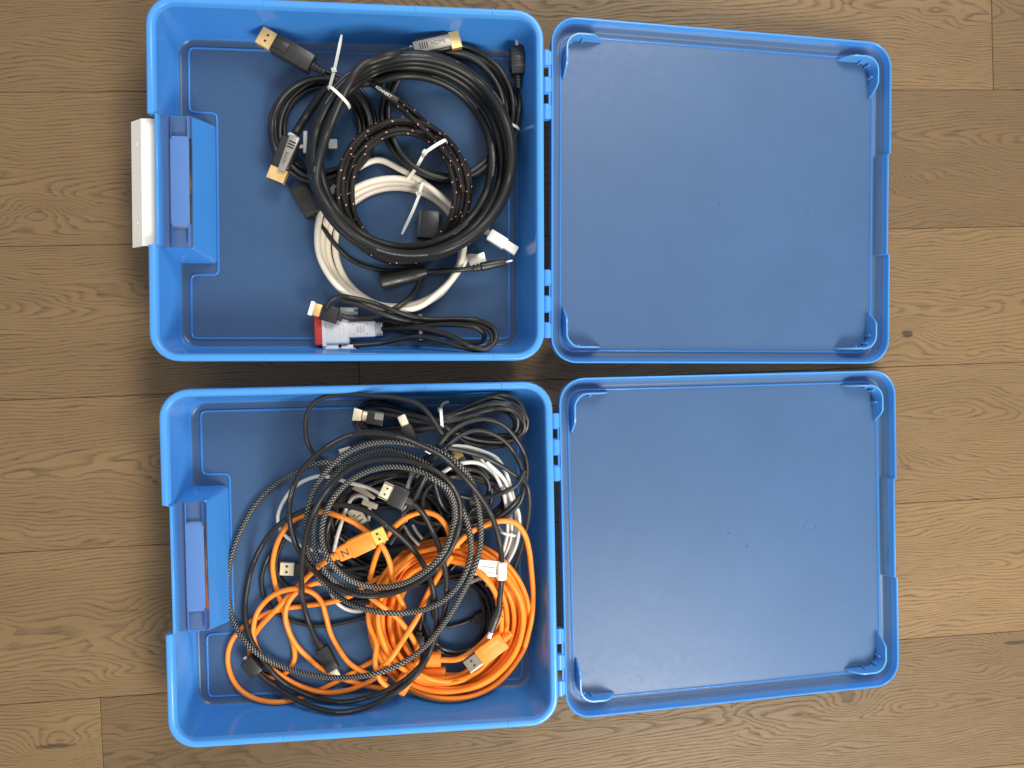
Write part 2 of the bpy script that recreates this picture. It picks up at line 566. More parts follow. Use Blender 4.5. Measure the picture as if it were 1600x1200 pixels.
def round_poly(pts, r, seg=5):
    out = []
    n = len(pts)
    for i in range(n):
        p = Vector(pts[i]); a = Vector(pts[i - 1]); b = Vector(pts[(i + 1) % n])
        u = (a - p).normalized(); v = (b - p).normalized()
        for k in range(seg + 1):
            t = k / seg
            out.append(tuple((p + u * r) * (1 - t) ** 2 + p * 2 * t * (1 - t) + (p + v * r) * t * t))
    return out


NOTCH_T, NOTCH_B = 0.0665, -0.0665      # the latch recess along the left wall


def recess_mesh():
    """ledge that steps into the tray behind the latch, open below"""
    bm = bmesh.new()
    x0, x1, x2 = -W / 2 + 0.0088, -W / 2 + 0.0345, -W / 2 + 0.0420
    zt = 0.047
    r = 0.004

    def sec(xb, y0, y1, z, rr):
        pts = [(x0, y0)]
        for i in range(6):
            t = math.radians(270 + 18 * i)
            pts.append((xb - rr + rr * math.cos(t), y0 + rr + rr * math.sin(t)))
        for i in range(6):
            t = math.radians(18 * i)
            pts.append((xb - rr + rr * math.cos(t), y1 - rr + rr * math.sin(t)))
        pts.append((x0, y1))
        return [(x, y, z) for x, y in pts]
    th = 0.0015
    loops = [sec(x2 - th, -.064 + th, .064 - th, 0.0028, r), sec(x1 - th, -.0565 + th, .0565 - th, zt - th, r * .6),
             ]
    outer = [sec(x1 - .0012, -.0563, .0563, zt, r * .6), sec(x1, -.0575, .0575, zt - .0012, r * .6), sec(x2, -.064, .064, 0.0028, r)]
    # inner shell cap and outer shell cap, joined at the foot
    bm = loft([loops[1], loops[0], outer[2], outer[1], outer[0]], True, True)
    for f in bm.faces:
        zs = [v.co.z for v in f.verts]
        if max(zs) - min(zs) > 0.0005:
            f.material_index = 1
    me = finish(bm, "latch_recess", 40)
    me.materials.append(BLUE_LEDGE)
    me.materials.append(BLUE_WALL_LIT)
    return me


def grip_mesh():
    bm = bmesh.new()
    x0, x1 = -W / 2 + 0.0170, -W / 2 + 0.0325
    def ring(d, z):
        return [(x, y, z) for x, y in outline(x0 + d, x1 - d, -.0385 + d, .0385 - d, 0.002)]
    bm = loft([ring(-.0016, 0.0455), ring(-.0012, 0.0492), ring(0.0, 0.0512), ring(0.0012, 0.0514)])
    return finish(bm, "latch_grip", 30)


LW, LLEN = 0.3434, 0.315


def lid_mesh():
    def lp(i, z, r, notch=0.0):
        return [(x, y, z) for x, y in outline(i, LW - i, -LLEN / 2 + i, LLEN / 2 - i, max(r, .002), 'R', 0.050, notch)]
    D = -0.0145
    loops = [
        lp(.0120, D - .0016, .014, 0),
        lp(.0040, D - .0016, .020, .0015),
        lp(.0018, D - .0005, .0225, .0022),
        lp(.0002, -.0012, .024, .0022),
        lp(.0004, -.0003, .0240, .0022),
        lp(.0009, 0.0, .0235, .0022),
        lp(.0016, -.0003, .023, .0022),
        lp(.0020, -.0013, .0225, .0022),
        lp(.0036, -.0066, .0208, .0022),
        lp(.0060, D + .0022, .0185, .0022),
        lp(.0072, D + .0006, .0175, .0020),
        lp(.0085, D, .0165, .0010),
        lp(.0110, D, .015, 0),
    ]
    bm = loft(loops)
    for f in bm.faces:
        z = f.calc_center_median().z
        f.material_index = 2 if z > -0.0012 else (1 if z > -0.0075 else 0)
    me = finish(bm, "lid", 50)
    me.materials.append(BLUE_LID)
    me.materials.append(BLUE_WALL_LIT)
    me.materials.append(BLUE_EDGE_GLOW)
    return me


def clip_mesh():
    """upright curved wall in a lid corner, ends cut on the slant, with three small ribs"""
    path = []
    arm, r = 0.036, 0.013
    for i in range(7):
        path.append((0.0, -arm + (arm - r) * i / 6))
    for i in range(1, 9):
        t = math.radians(180 - 90 * i / 8)
        path.append((r + r * math.cos(t), -r + r * math.sin(t)))
    for i in range(1, 7):
        path.append((r + (arm - r) * i / 6, 0.0))
    n = len(path)
    loops = []
    ln = [0]
    for a, b in zip(path[:-1], path[1:]):
        ln.append(ln[-1] + math.dist(a, b))
    tot = ln[-1]
    for i in range(n):
        a = Vector(path[max(i - 1, 0)]); b = Vector(path[min(i + 1, n - 1)]); p = Vector(path[i])
        t = (b - a).normalized(); d = Vector((t.y, -t.x)) * 0.0009
        h = 0.0150 * min(1.0, 0.12 + ln[i] / 0.011, 0.12 + (tot - ln[i]) / 0.011)
        loops.append([(p.x + d.x, p.y + d.y, 0), (p.x + d.x * .8, p.y + d.y * .8, h), (p.x - d.x * .8, p.y - d.y * .8, h), (p.x - d.x, p.y - d.y, 0)])
    bm = loft(loops)
    for q in (6, 10, 15):
        p = path[q]
        cdir = Vector((0.013, -0.013)) - Vector(p)
        t = Vector(path[q + 1]) - Vector(path[q - 1]); ang = math.atan2(t.y, t.x)
        off = Vector((t.y, -t.x)).normalized() * 0.0018
        add_box(bm, (0.0020, 0.0024, 0.0080), Matrix.Translation((p[0] + off.x, p[1] + off.y, 0.0040)) @ Matrix.Rotation(ang, 4, 'Z'), 0.0004, 1)
    return finish(bm, "corner_clip", 40)


def hinge_mesh():
    """three knuckles on slotted leaves"""
    bm = bmesh.new()
    ln, kw = 0.062, 0.0135
    g = (ln - 3 * kw) / 2
    for i in range(3):
        y = -ln / 2 + kw / 2 + i * (kw + g)
        mt = Matrix.Translation((0, y, 0)) @ Matrix.Rotation(PI / 2, 4, 'X')
        c = bmesh.ops.create_cone(bm, cap_ends=True, segments=16, radius1=0.0036, radius2=0.0036, depth=kw)
        bmesh.ops.transform(bm, matrix=mt, verts=c['verts'])
        add_box(bm, (0.0105, kw - 0.001, 0.0022), Matrix.Translation((0, y, 0.0012)), 0.0004, 1)
        if i < 2:
            yy = y + kw / 2 + g / 2
            for sx in (-0.0048, 0.0038):
                add_box(bm, (0.0022 if sx < 0 else 0.0034, g + 0.001, 0.0024), Matrix.Translation((sx, yy, 0.0)), 0.0004, 1)
            for sy in (-1, 1):
                add_box(bm, (0.010, 0.0016, 0.0030), Matrix.Translation((0, yy + sy * (g / 2 - .0002), 0.0)), 0.0004, 1)
    return finish(bm, "hinge", 40)


def latch_mesh():
    """white snap latch, folded open along the front wall"""
    prof = [(0.0005, 0.0), (-0.008, 0.0014), (-0.0145, 0.0006), (-0.0262, -0.0098), (-0.0270, -0.0094), (-0.0267, -0.0078), (-0.0150, 0.0030), (-0.0080, 0.0040), (0.0010, 0.0022)]
    loops = []
    for y, s in ((-.0545, .8), (-.0535, 1), (.0535, 1), (.0545, .8)):
        loops.append([(px * 1.0, y + (0.0022 * px / .018 if abs(y) > 0 else 0) * (1 if y > 0 else -1) * -0.0, pz) for px, pz in prof])
    bm = loft(loops)
    for y in (-.034, .034):
        add_box(bm, (0.0014, 0.0018, 0.0006), Matrix.Translation((-0.0205, y, -0.0021)) @ Matrix.Rotation(-0.75, 4, 'Y'), 0.0002, 1)
    return finish(bm, "latch", 30)


RIM = rim_mesh()
TRAY, RECESS, GRIP, LID, CLIP, HINGE = tray_mesh(), recess_mesh(), grip_mesh(), lid_mesh(), clip_mesh(), hinge_mesh()
fx0, fx1, fy1 = -W / 2 + IL + .0095, W / 2 - IR - .0085, L / 2 - IT - .0085
TRAY_RIB = rib_mesh(round_poly([(fx0, fy1), (fx0, .0745), (fx0 + .0245, .0745), (fx0 + .0245, -.0745), (fx0, -.0745), (fx0, -fy1), (fx1, -fy1), (fx1, fy1)], .0055), "floor_rib", z=0.0026)
li = 0.0118
LID_RIB = rib_mesh(outline(li, LW - li, -LLEN / 2 + li, LLEN / 2 - li, .014), "panel_rib", .0022, .0010, z=-0.0145)


def seam_rib(x, y, sy):
    bm = bmesh.new()
    add_box(bm, (0.0011, 0.0050, 0.0006), Matrix.Translation((x, y, H + 0.0001)), 0.0002, 1)
    return bm


def build_case(label, cx, cy, rz, lz0, lz1, dl, latch, marks):
    c = thing("storage_case", label, "storage case", (cx, cy, 0), rz, "pair of open blue cases")
    t = link("tray", TRAY, BLUE, c)
    link("rim", RIM, BLUE_EDGE_GLOW, t)
    link("floor_rib", TRAY_RIB, BLUE_WALL_LIT, t)
    link("latch_recess", RECESS, BLUE, t)
    link("latch_grip", GRIP, BLUE_GRIP, t)
    for x in (-.072, .058, .125):
        for sy in (-1, 1):
            link("rim_seam", finish(seam_rib(x, sy * (L / 2 - .0034), sy), "rim_seam"), BLUE_EDGE_GLOW, t)
    lid = link("lid", LID, BLUE, c)
    dz = lz0 - lz1
    lid.location = (W / 2 + 0.00796, 0, lz0)
    lid.rotation_euler = (0, math.asin(dz / LW), dl)
    link("panel_rib", LID_RIB, BLUE_WALL_LIT, lid)
    ci = 0.0150
    for (x, y, a, fl) in ((ci, LLEN / 2 - ci, 0, 0), (LW - ci, LLEN / 2 - ci, -90, 0), (LW - ci, -LLEN / 2 + ci, 180, 0), (ci, -LLEN / 2 + ci, 90, 0)):
        q = link("corner_clip", CLIP, BLUE_CLIP_LIT, lid)
        q.location = (x, y, -0.0147)
        q.rotation_euler = (0, 0, math.radians(a))
    for (x, y, r) in marks:
        bm = bmesh.new()
        if r > .003:
            rows_ = [[(x + (r + dr) * math.cos(t), y + (r + dr) * math.sin(t), -0.0145 + dz) for t in np.linspace(0, 2 * PI, 25)[:-1]] for dr, dz in ((-.0006, -.0002), (-.0003, .00025), (.0003, .00025), (.0006, -.0002))]
            bm = loft(rows_, False, False)
        else:
            rows_ = [[(x + q * math.cos(t), y + q * math.sin(t), -0.0145 + dz) for t in np.linspace(0, 2 * PI, 15)[:-1]] for q, dz in ((r, -.0002), (r * .8, .0004), (r * .3, .0005))]
            bm = loft(rows_, False, True)
        link("mould_mark", finish(bm, "mould_mark"), BLUE_LID, lid)
    for y in (0.0945, -0.1035):
        h = link("hinge", HINGE, BLUE_EDGE_GLOW, c)
        h.location = (W / 2 + 0.0040, y, lz0 - 0.0030)
    if latch:
        q = link("latch", latch_mesh(), IVORY, c)
        q['label'] = 'white snap latch folded open along the front edge'
        q.location = (-W / 2 + 0.0070, -0.001, 0.0455)
        q.rotation_euler = (0, 0.02, 0)
    return c


build_case("upper blue translucent case lying open with a white latch", -0.06807, 0.16589, -0.03261, 0.04595, 0.01742, -0.00364, True, ((.171, -.004, .0020), (.258, -.006, .0062)))
build_case("lower blue translucent case lying open without a latch, holding orange cable", -0.06958, -0.1658, -0.01578, 0.04595, 0.01690, 0.00219, False, ((.171, .001, .0018), (.190, -.013, .0020), (.257, .004, .0062)))
# ------------------------------------------------------------------ cables: helpers
PX = 0.00060                      # metres in one photo pixel at the height the cables lie
CELL = 0.001
GX0, GY0, GN = -0.30, -0.36, 720
HM = np.full((GN, GN), 0.0034)


def hm_idx(x, y):
    return int((x - GX0) / CELL), int((y - GY0) / CELL)


def hm_max(x, y, r):
    i, j = hm_idx(x, y)
    k = max(1, int(r / CELL))
    return HM[max(i - k, 0):i + k + 1, max(j - k, 0):j + k + 1].max()


def hm_stamp(x, y, r, top):
    i, j = hm_idx(x, y)
    k = max(1, int(r / CELL))
    for a in range(-k, k + 1):
        for b in range(-k, k + 1):
            d2 = (a * a + b * b) * CELL * CELL
            if d2 <= r * r and 0 <= i + a < GN and 0 <= j + b < GN:
                t = top - r + math.sqrt(max(r * r - d2, 0)) if d2 > 0 else top
                if HM[i + a, j + b] < t:
                    HM[i + a, j + b] = t


def spline(pts, step):
    """centripetal-ish Catmull-Rom through the points, resampled evenly"""
    P = np.array(pts, float)
    if len(P) == 2:
        P = np.array([P[0], (P[0] + P[1]) / 2, P[1]])
    d = np.sqrt(np.maximum(np.linalg.norm(np.diff(P, axis=0), axis=1), 1e-9))
    t = np.concatenate([[0], np.cumsum(d)])
    T = np.zeros_like(P)
    T[1:-1] = ((P[1:-1] - P[:-2]) / d[:-1, None] * d[1:, None] + (P[2:] - P[1:-1]) / d[1:, None] * d[:-1, None]) / (d[:-1] + d[1:])[:, None]
    T[0] = (P[1] - P[0]) / d[0]
    T[-1] = (P[-1] - P[-2]) / d[-1]
    out = []
    for i in range(len(P) - 1):
        n = max(2, int(np.linalg.norm(P[i + 1] - P[i]) / step * 2))
        u = np.linspace(0, 1, n, endpoint=False)[:, None]
        h00 = 2 * u ** 3 - 3 * u ** 2 + 1; h10 = u ** 3 - 2 * u ** 2 + u
        h01 = -2 * u ** 3 + 3 * u ** 2; h11 = u ** 3 - u ** 2
        out.append(h00 * P[i] + h10 * d[i] * T[i] + h01 * P[i + 1] + h11 * d[i] * T[i + 1])
    out.append(P[-1:])
    q = np.concatenate(out)
    s = np.concatenate([[0], np.cumsum(np.linalg.norm(np.diff(q, axis=0), axis=1))])
    m = max(3, int(s[-1] / step))
    ss = np.linspace(0, s[-1], m)
    return np.stack([np.interp(ss, s, q[:, k]) for k in range(q.shape[1])], 1)


def el(cx, cy, rx, ry, a0=0, a1=360, rot=0, n=None):
    """arc of an ellipse in the photo; angle 0 right, 90 down"""
    n = n or max(4, int(abs(a1 - a0) / 18))
    c, s = math.cos(math.radians(rot)), math.sin(math.radians(rot))
    out = []
    for i in range(n + 1):
        t = math.radians(a0 + (a1 - a0) * i / n)
        x, y = rx * math.cos(t), ry * math.sin(t)
        out.append((cx + c * x - s * y, cy + s * x + c * y))
    return out


def coil(els, a0, sense=1, n=18, jit=0.0, rng=None, extra=0.0):
    """one strand that goes round through the given ellipses (cx, cy, rx, ry[, rot]), one per turn"""
    out = []
    els = [e if len(e) == 5 else (*e, 0) for e in els]
    m = len(els)
    total = int(n * (m - 1 + 1 + extra))
    for i in range(total + 1):
        f = min(i / n, m - 1)
        k = min(int(f), m - 2) if m > 1 else 0
        u = f - k if m > 1 else 0
        u = u * u * (3 - 2 * u)
        e0, e1 = els[k], els[min(k + 1, m - 1)]
        cx, cy, rx, ry, ro = [(1 - u) * a + u * b for a, b in zip(e0, e1)]
        t = math.radians(a0 + sense * 360.0 * i / n)
        x, y = rx * math.cos(t), ry * math.sin(t)
        c, s = math.cos(math.radians(ro)), math.sin(math.radians(ro))
        j = (rng.uniform(-jit, jit), rng.uniform(-jit, jit)) if rng else (0, 0)
        out.append((cx + c * x - s * y + j[0], cy + s * x + c * y + j[1]))
    return out


def tube(path, r, sides=10, taper=None):
    """closed tube with UVs: u = metres along, v = 0..1 round"""
    P = np.array(path, float)
    n = len(P)
    T = np.gradient(P, axis=0)
    T /= np.maximum(np.linalg.norm(T, axis=1), 1e-9)[:, None]
    up = np.array([0, 0, 1.0])
    side = np.cross(T, up)
    side /= np.maximum(np.linalg.norm(side, axis=1), 1e-6)[:, None]
    nor = np.cross(side, T)
    s = np.concatenate([[0], np.cumsum(np.linalg.norm(np.diff(P, axis=0), axis=1))])
    ang = np.linspace(0, 2 * PI, sides, endpoint=False)
    rr = np.full(n, r) if taper is None else r * np.array(taper)
    V = (P[:, None, :] + rr[:, None, None] * (np.cos(ang)[None, :, None] * side[:, None, :] + np.sin(ang)[None, :, None] * nor[:, None, :])).reshape(-1, 3)
    verts = V.tolist()
    faces, uvs = [], []
    for i in range(n - 1):
        for k in range(sides):
            k2 = (k + 1) % sides
            faces.append((i * sides + k, i * sides + k2, (i + 1) * sides + k2, (i + 1) * sides + k))
            v0, v1 = k / sides, (k + 1) / sides
            uvs += [(s[i], v0), (s[i], v1), (s[i + 1], v1), (s[i + 1], v0)]
    for row, rev in ((0, True), (n - 1, False)):
        f = [row * sides + k for k in range(sides)]
        if rev:
            f.reverse()
        faces.append(tuple(f))
        uvs += [(s[row], 0.0)] * sides
    return verts, faces, uvs


class MB:
    """collects shapes in world space, links them as one mesh object under its thing"""
    def __init__(s):
        s.v, s.f, s.u = [], [], []

    def add(s, v, f, u=None):
        o = len(s.v)
        s.v += [tuple(p) for p in v]
        s.f += [tuple(i + o for i in q) for q in f]
        s.u += u if u is not None else [(0.0, 0.0)] * sum(len(q) for q in f)

    def bm(s, b):
        b.verts.ensure_lookup_table()
        idx = {v: i for i, v in enumerate(b.verts)}
        s.add([v.co[:] for v in b.verts], [tuple(idx[v] for v in f.verts) for f in b.faces])
        b.free()

    def build(s, name, mat, parent, sharp=40.0):
        off = np.array(world_loc(parent))
        me = bpy.data.meshes.new(name)
        me.from_pydata([tuple(np.array(p) - off) for p in s.v], [], s.f)
        uv = me.uv_layers.new(name="UVMap")
        uv.data.foreach_set("uv", np.array(s.u, dtype=np.float32).ravel())
        b = bmesh.new()
        b.from_mesh(me)
        lim = math.radians(sharp)
        for f in b.faces:
            f.smooth = True
        for e in b.edges:
            if len(e.link_faces) == 2:
                e.smooth = e.calc_face_angle(0.0) < lim
        b.to_mesh(me)
        b.free()
        return link(name, me, mat, parent)


def world_loc(o):
    v = Vector((0, 0, 0))
    while o is not None:
        v = v + o.location
        o = o.parent
    return v


def cable(label, at, cat="cable", name="cable", group=None):
    p = unproj(at[0], at[1], 0.004)
    return thing(name, label, cat, tuple(p), 0, group)


CASES = ((-0.06807, 0.16589, -0.03261), (-0.06958, -0.1658, -0.01578))


def wall_z(px, py, r):
    """lowest height at which a strand seen at this photo point clears the tray walls"""
    cx, cy, t = CASES[0] if py < 585 else CASES[1]
    c, s = math.cos(t), math.sin(t)
    for z in np.arange(0.003, 0.056, 0.0015):
        p = unproj(px, py, z)
        dx, dy = p[0] - cx, p[1] - cy
        lx, ly = c * dx + s * dy, -s * dx + c * dy
        k = min(1.0, max(0.0, (z - .004) / (H - .010)))
        bi = r + .0012
        if (abs(ly) < L / 2 - (IT + (.0088 - IT) * k) - bi and lx < W / 2 - (IR + (.0098 - IR) * k) - bi):
            return z
    return 0.05


def lay(pts, wpx, z0=None, z1=None, lift=0.0, slope=0.45, sig=0.006, step=0.0022, own=True, stamp=True, zmin=None):
    """lets a strand drawn through photo points come to rest on whatever lies below; returns its centre line"""
    r = wpx * PX / 2
    q = spline(pts, 2.4)
    z = np.full(len(q), 0.012)
    wz = np.array([wall_z(a, b, r) for a, b in q])
    for it in range(2):
        W3 = np.array([unproj(a, b, c) for (a, b), c in zip(q, z)])
        s = np.concatenate([[0], np.cumsum(np.linalg.norm(np.diff(W3[:, :2], axis=0), axis=1))])
        need = np.array([hm_max(a, b, r * 0.55) for a, b, _ in W3]) + r
        if own:
            gap = max(6, int(5 * r / 0.0014))
            for i in range(gap + 1, len(q)):
                d = np.hypot(W3[:i - gap, 0] - W3[i, 0], W3[:i - gap, 1] - W3[i, 1])
                k = np.argmin(d)
                m = d < 1.75 * r
                if m.any():
                    dd = d[m]
                    need[i] = max(need[i], (need[:i - gap][m] + np.sqrt(np.maximum((2 * r) ** 2 - dd ** 2, 0))).max())
        need = np.maximum(need, wz)
        if zmin is not None:
            need = np.maximum(need, zmin)
        D = np.abs(s[:, None] - s[None, :])
        env = (need[None, :] - slope * np.maximum(D - 0.002, 0)).max(axis=1)
        K = np.exp(-0.5 * (D / sig) ** 2)
        z = (K @ env) / K.sum(axis=1) + lift
        for zz, i0 in ((z0, 0), (z1, -1)):
            if zz is not None:
                wgt = np.exp(-0.5 * ((s - s[i0]) / 0.012) ** 2)
                z = z * (1 - wgt) + zz * wgt
    W3 = np.array([unproj(a, b, c) for (a, b), c in zip(q, z)])
    if stamp:
        for a, b, c in W3:
            hm_stamp(a, b, r, c + r)
    return W3, r


def strand(root, pts, wpx, mat, name="cord", sides=10, taper=None, **k):
    path, r = lay(pts, wpx, **k)
    m = MB()
    m.add(*tube(path, r, sides))
    o = m.build(name, mat, root)
    return path, r


def strands(root, lists, wpx, mat, name="cord", sides=10, **k):
    m = MB()
    for pts in lists:
        path, r = lay(pts, wpx, **k)
        m.add(*tube(path, r, sides))
    return m.build(name, mat, root)


class Conn:
    """a plug laid along an axis given by two photo points at height z; local x runs from base to tip"""
    def __init__(s, root, base, tip, z=None, rad=0.004, tilt=0.0, roll=0.0):
        s.root = root
        zz = z
        if zz is None:
            p = unproj(*base, 0.012); q = unproj(*tip, 0.012)
            zz = max(hm_max(*(p * (1 - t) + q * t)[:2], rad * 0.8) for t in (0, .25, .5, .75, 1)) + rad
        s.z = zz
        p, q = unproj(*base, zz), unproj(*tip, zz + tilt)
        s.p = p
        s.len = float(np.linalg.norm(q - p))
        d = Vector(q - p).normalized()
        side = Vector((0, 0, 1)).cross(d).normalized()
        up = d.cross(side)
        M = Matrix.Identity(4)
        for i in range(3):
            M[i][0], M[i][1], M[i][2], M[i][3] = d[i], side[i], up[i], p[i]
        s.M = M @ Matrix.Rotation(roll, 4, 'X')

    def box(s, name, mat, a, b, wpx, h, bevel=0.0006, dz=0.0, dy=0.0, parent=None, w2=None, segs=2, stamp=True):
        """from fraction a to b of the axis, width in photo pixels, height in metres"""
        bm = bmesh.new()
        wd = wpx * PX
        x0, x1 = a * s.len, b * s.len
        vs = add_box(bm, (x1 - x0, wd, h), None, 0)
        if w2 is not None:
            for v in bm.verts:
                if v.co.x > 0:
                    v.co.y *= w2 / wpx
        if bevel:
            bmesh.ops.bevel(bm, geom=bm.edges[:], offset=min(bevel, h * .45, wd * .45), segments=segs, profile=0.5, affect='EDGES')
        bmesh.ops.transform(bm, matrix=s.M @ Matrix.Translation(((x0 + x1) / 2, dy * PX, dz)), verts=bm.verts[:])
        bmesh.ops.recalc_face_normals(bm, faces=bm.faces)
        if stamp:
            c = s.M @ Vector(((x0 + x1) / 2, dy * PX, dz))
            for t in np.linspace(x0, x1, max(2, int((x1 - x0) / .002))):
                for u in np.linspace(-wd / 2, wd / 2, max(2, int(wd / .002))):
                    g = s.M @ Vector((t, u + dy * PX, dz))
                    hm_stamp(g.x, g.y, 0.0015, g.z + h / 2)
        m = MB(); m.bm(bm)
        return m.build(name, mat, parent or s.root, 30)

    def cone(s, name, mat, a, b, w0, w1, flat=1.0, parent=None, dz=0.0, dy=0.0, ribs=0, seg=14):
        """round or oval body of revolution along the axis; ribs makes a strain relief"""
        loops = []
        prof = [(a, w0 * .8), (a + (b - a) * .04, w0)]
        if ribs:
            for i in range(ribs):
                t0 = .06 + .9 * i / ribs; t1 = .06 + .9 * (i + .6) / ribs; t2 = .06 + .9 * (i + 1) / ribs
                wa = w0 + (w1 - w0) * t0
                prof += [(a + (b - a) * t0, wa), (a + (b - a) * t1, wa), (a + (b - a) * (t1 + .01), wa * .78), (a + (b - a) * (t2 - .01), wa * .78)]
        prof += [(b - (b - a) * .04, w1), (b, w1 * .8)]
        for x, wpx in prof:
            rr = wpx * PX / 2
            loops.append([s.M @ Vector((x * s.len, dy * PX + rr * math.cos(t), dz + flat * rr * math.sin(t))) for t in np.linspace(0, 2 * PI, seg, endpoint=False)])
        bm = loft(loops)
        bmesh.ops.recalc_face_normals(bm, faces=bm.faces)
        m = MB(); m.bm(bm)
        return m.build(name, mat, parent or s.root, 40)

    def shell(s, name, mat, a, b, wpx, h, parent=None, dz=0.0, holes=(), hole_w=2.2, dark_face=True):
        """metal plug sleeve, open at the tip, with small dark latch holes on top"""
        o = s.box(name, mat, a, b, wpx, h, 0.0003, dz, 0, parent, segs=1)
        if dark_face:
            bm = bmesh.new()
            add_box(bm, (0.0006, wpx * PX * .84, h * .66), s.M @ Matrix.Translation((b * s.len - 0.0002, 0, dz)))
            m = MB(); m.bm(bm)
            m.build("socket_opening", HOLE, o)
        for hx, hy in holes:
            bm = bmesh.new()
            add_box(bm, (hole_w * PX, hole_w * PX, 0.0003), s.M @ Matrix.Translation(((a + (b - a) * hx) * s.len, hy * wpx * PX, dz + h / 2 + 0.00005)))
            m = MB(); m.bm(bm)
            m.build("latch_hole", HOLE, o)
        return o

    def pt(s, a, dy=0, dz=0.0):
        return s.M @ Vector((a * s.len, dy * PX, dz))


def text(root, body, M, size, mat, name="lettering", extrude=0.00008):
    cu = bpy.data.curves.new(name, 'FONT')
    cu.body = body
    cu.size = size
    cu.align_x, cu.align_y = 'CENTER', 'CENTER'
    cu.extrude = extrude
    tmp = bpy.data.objects.new("tmp_text", cu)
    COL.objects.link(tmp)
    dg = bpy.context.evaluated_depsgraph_get()
    me = bpy.data.meshes.new_from_object(tmp.evaluated_get(dg))
    bpy.data.objects.remove(tmp)
    bpy.data.curves.remove(cu)
    me.name = name
    off = world_loc(root)
    me.transform(Matrix.Translation(-off) @ M)
    me.materials.clear()
    o = link(name, me, mat, root)
    return o


def zip_tie(root, a, b, tail, z_top, wpx=5.0, head=None, mat=None, drop=0.007):
    """band over a bundle from photo point a to b, head and tail lying off to one side"""
    mat = mat or NYLON
    m = MB()
    for _ in range(2):
        A, B = unproj(*a, z_top), unproj(*b, z_top)
        z_top = max(hm_max(*(A * (1 - t) + B * t)[:2], .001) for t in np.linspace(.1, .9, 9)) + .0006
    A, B = unproj(*a, z_top), unproj(*b, z_top)
    d = (B - A); ln = np.linalg.norm(d); d /= ln
    across = np.cross(np.array([0, 0, 1.0]), d)
    prof = []
    for t in np.linspace(0, PI, 11):
        c = (A + B) / 2 + d * (-math.cos(t)) * ln / 2
        prof.append(c + np.array([0, 0, -drop + drop * math.sin(t) ** .6]))
    prof = [prof[0] + np.array([0, 0, -.004])] + prof + [prof[-1] + np.array([0, 0, -.004])]
    loops = []
    hw = wpx * PX / 2 * .8
    for i, p in enumerate(prof):
        t = prof[min(i + 1, len(prof) - 1)] - prof[max(i - 1, 0)]
        t = t / np.linalg.norm(t)
        nrm = np.cross(across, t) * -1
        nrm = nrm / np.linalg.norm(nrm)
        if nrm[2] < 0:
            nrm = -nrm
        loops.append([p - across * hw, p + across * hw, p + across * hw + nrm * .0009, p - across * hw + nrm * .0009])
    bm = loft(loops); bmesh.ops.recalc_face_normals(bm, faces=bm.faces)
    m.bm(bm)
    band = m.build("tie_band", mat, root, 50)
    if tail:
        pts = [np.array(p[:2]) for p in tail]
        zs = [p[2] if len(p) > 2 else z_top - .002 for p in tail]
        W = [unproj(p[0], p[1], z) for p, z in zip(pts, zs)]
        W = spline(W, 0.002) if len(W) > 2 else spline([W[0], (W[0] + W[1]) / 2, W[1]], 0.002)
        loops = []
        n = len(W)
        for i, p in enumerate(W):
            t = W[min(i + 1, n - 1)] - W[max(i - 1, 0)]
            t = t / np.linalg.norm(t)
            sd = np.cross(np.array([0, 0, 1.0]), t); sd /= max(np.linalg.norm(sd), 1e-6)
            k = hw * (1.0 if i < n * .8 else 1.0 - .55 * (i - n * .8) / (n * .2))
            upv = np.cross(t, sd)
            loops.append([p - sd * k, p + sd * k, p + sd * k + upv * .0009, p - sd * k + upv * .0009])
        bm = loft(loops); bmesh.ops.recalc_face_normals(bm, faces=bm.faces)
        m = MB(); m.bm(bm)
        m.build("tie_tail", mat, root, 50)
    if head:
        p = unproj(head[0], head[1], head[2])
        bm = bmesh.new()
        add_box(bm, (0.0046, 0.0046, 0.0034), Matrix.Translation(p) @ Matrix.Rotation(head[3] if len(head) > 3 else 0, 4, 'Z'), 0.0006, 2)
        m = MB(); m.bm(bm)
        m.build("tie_head", mat, root, 30)


rng = random.Random(11)
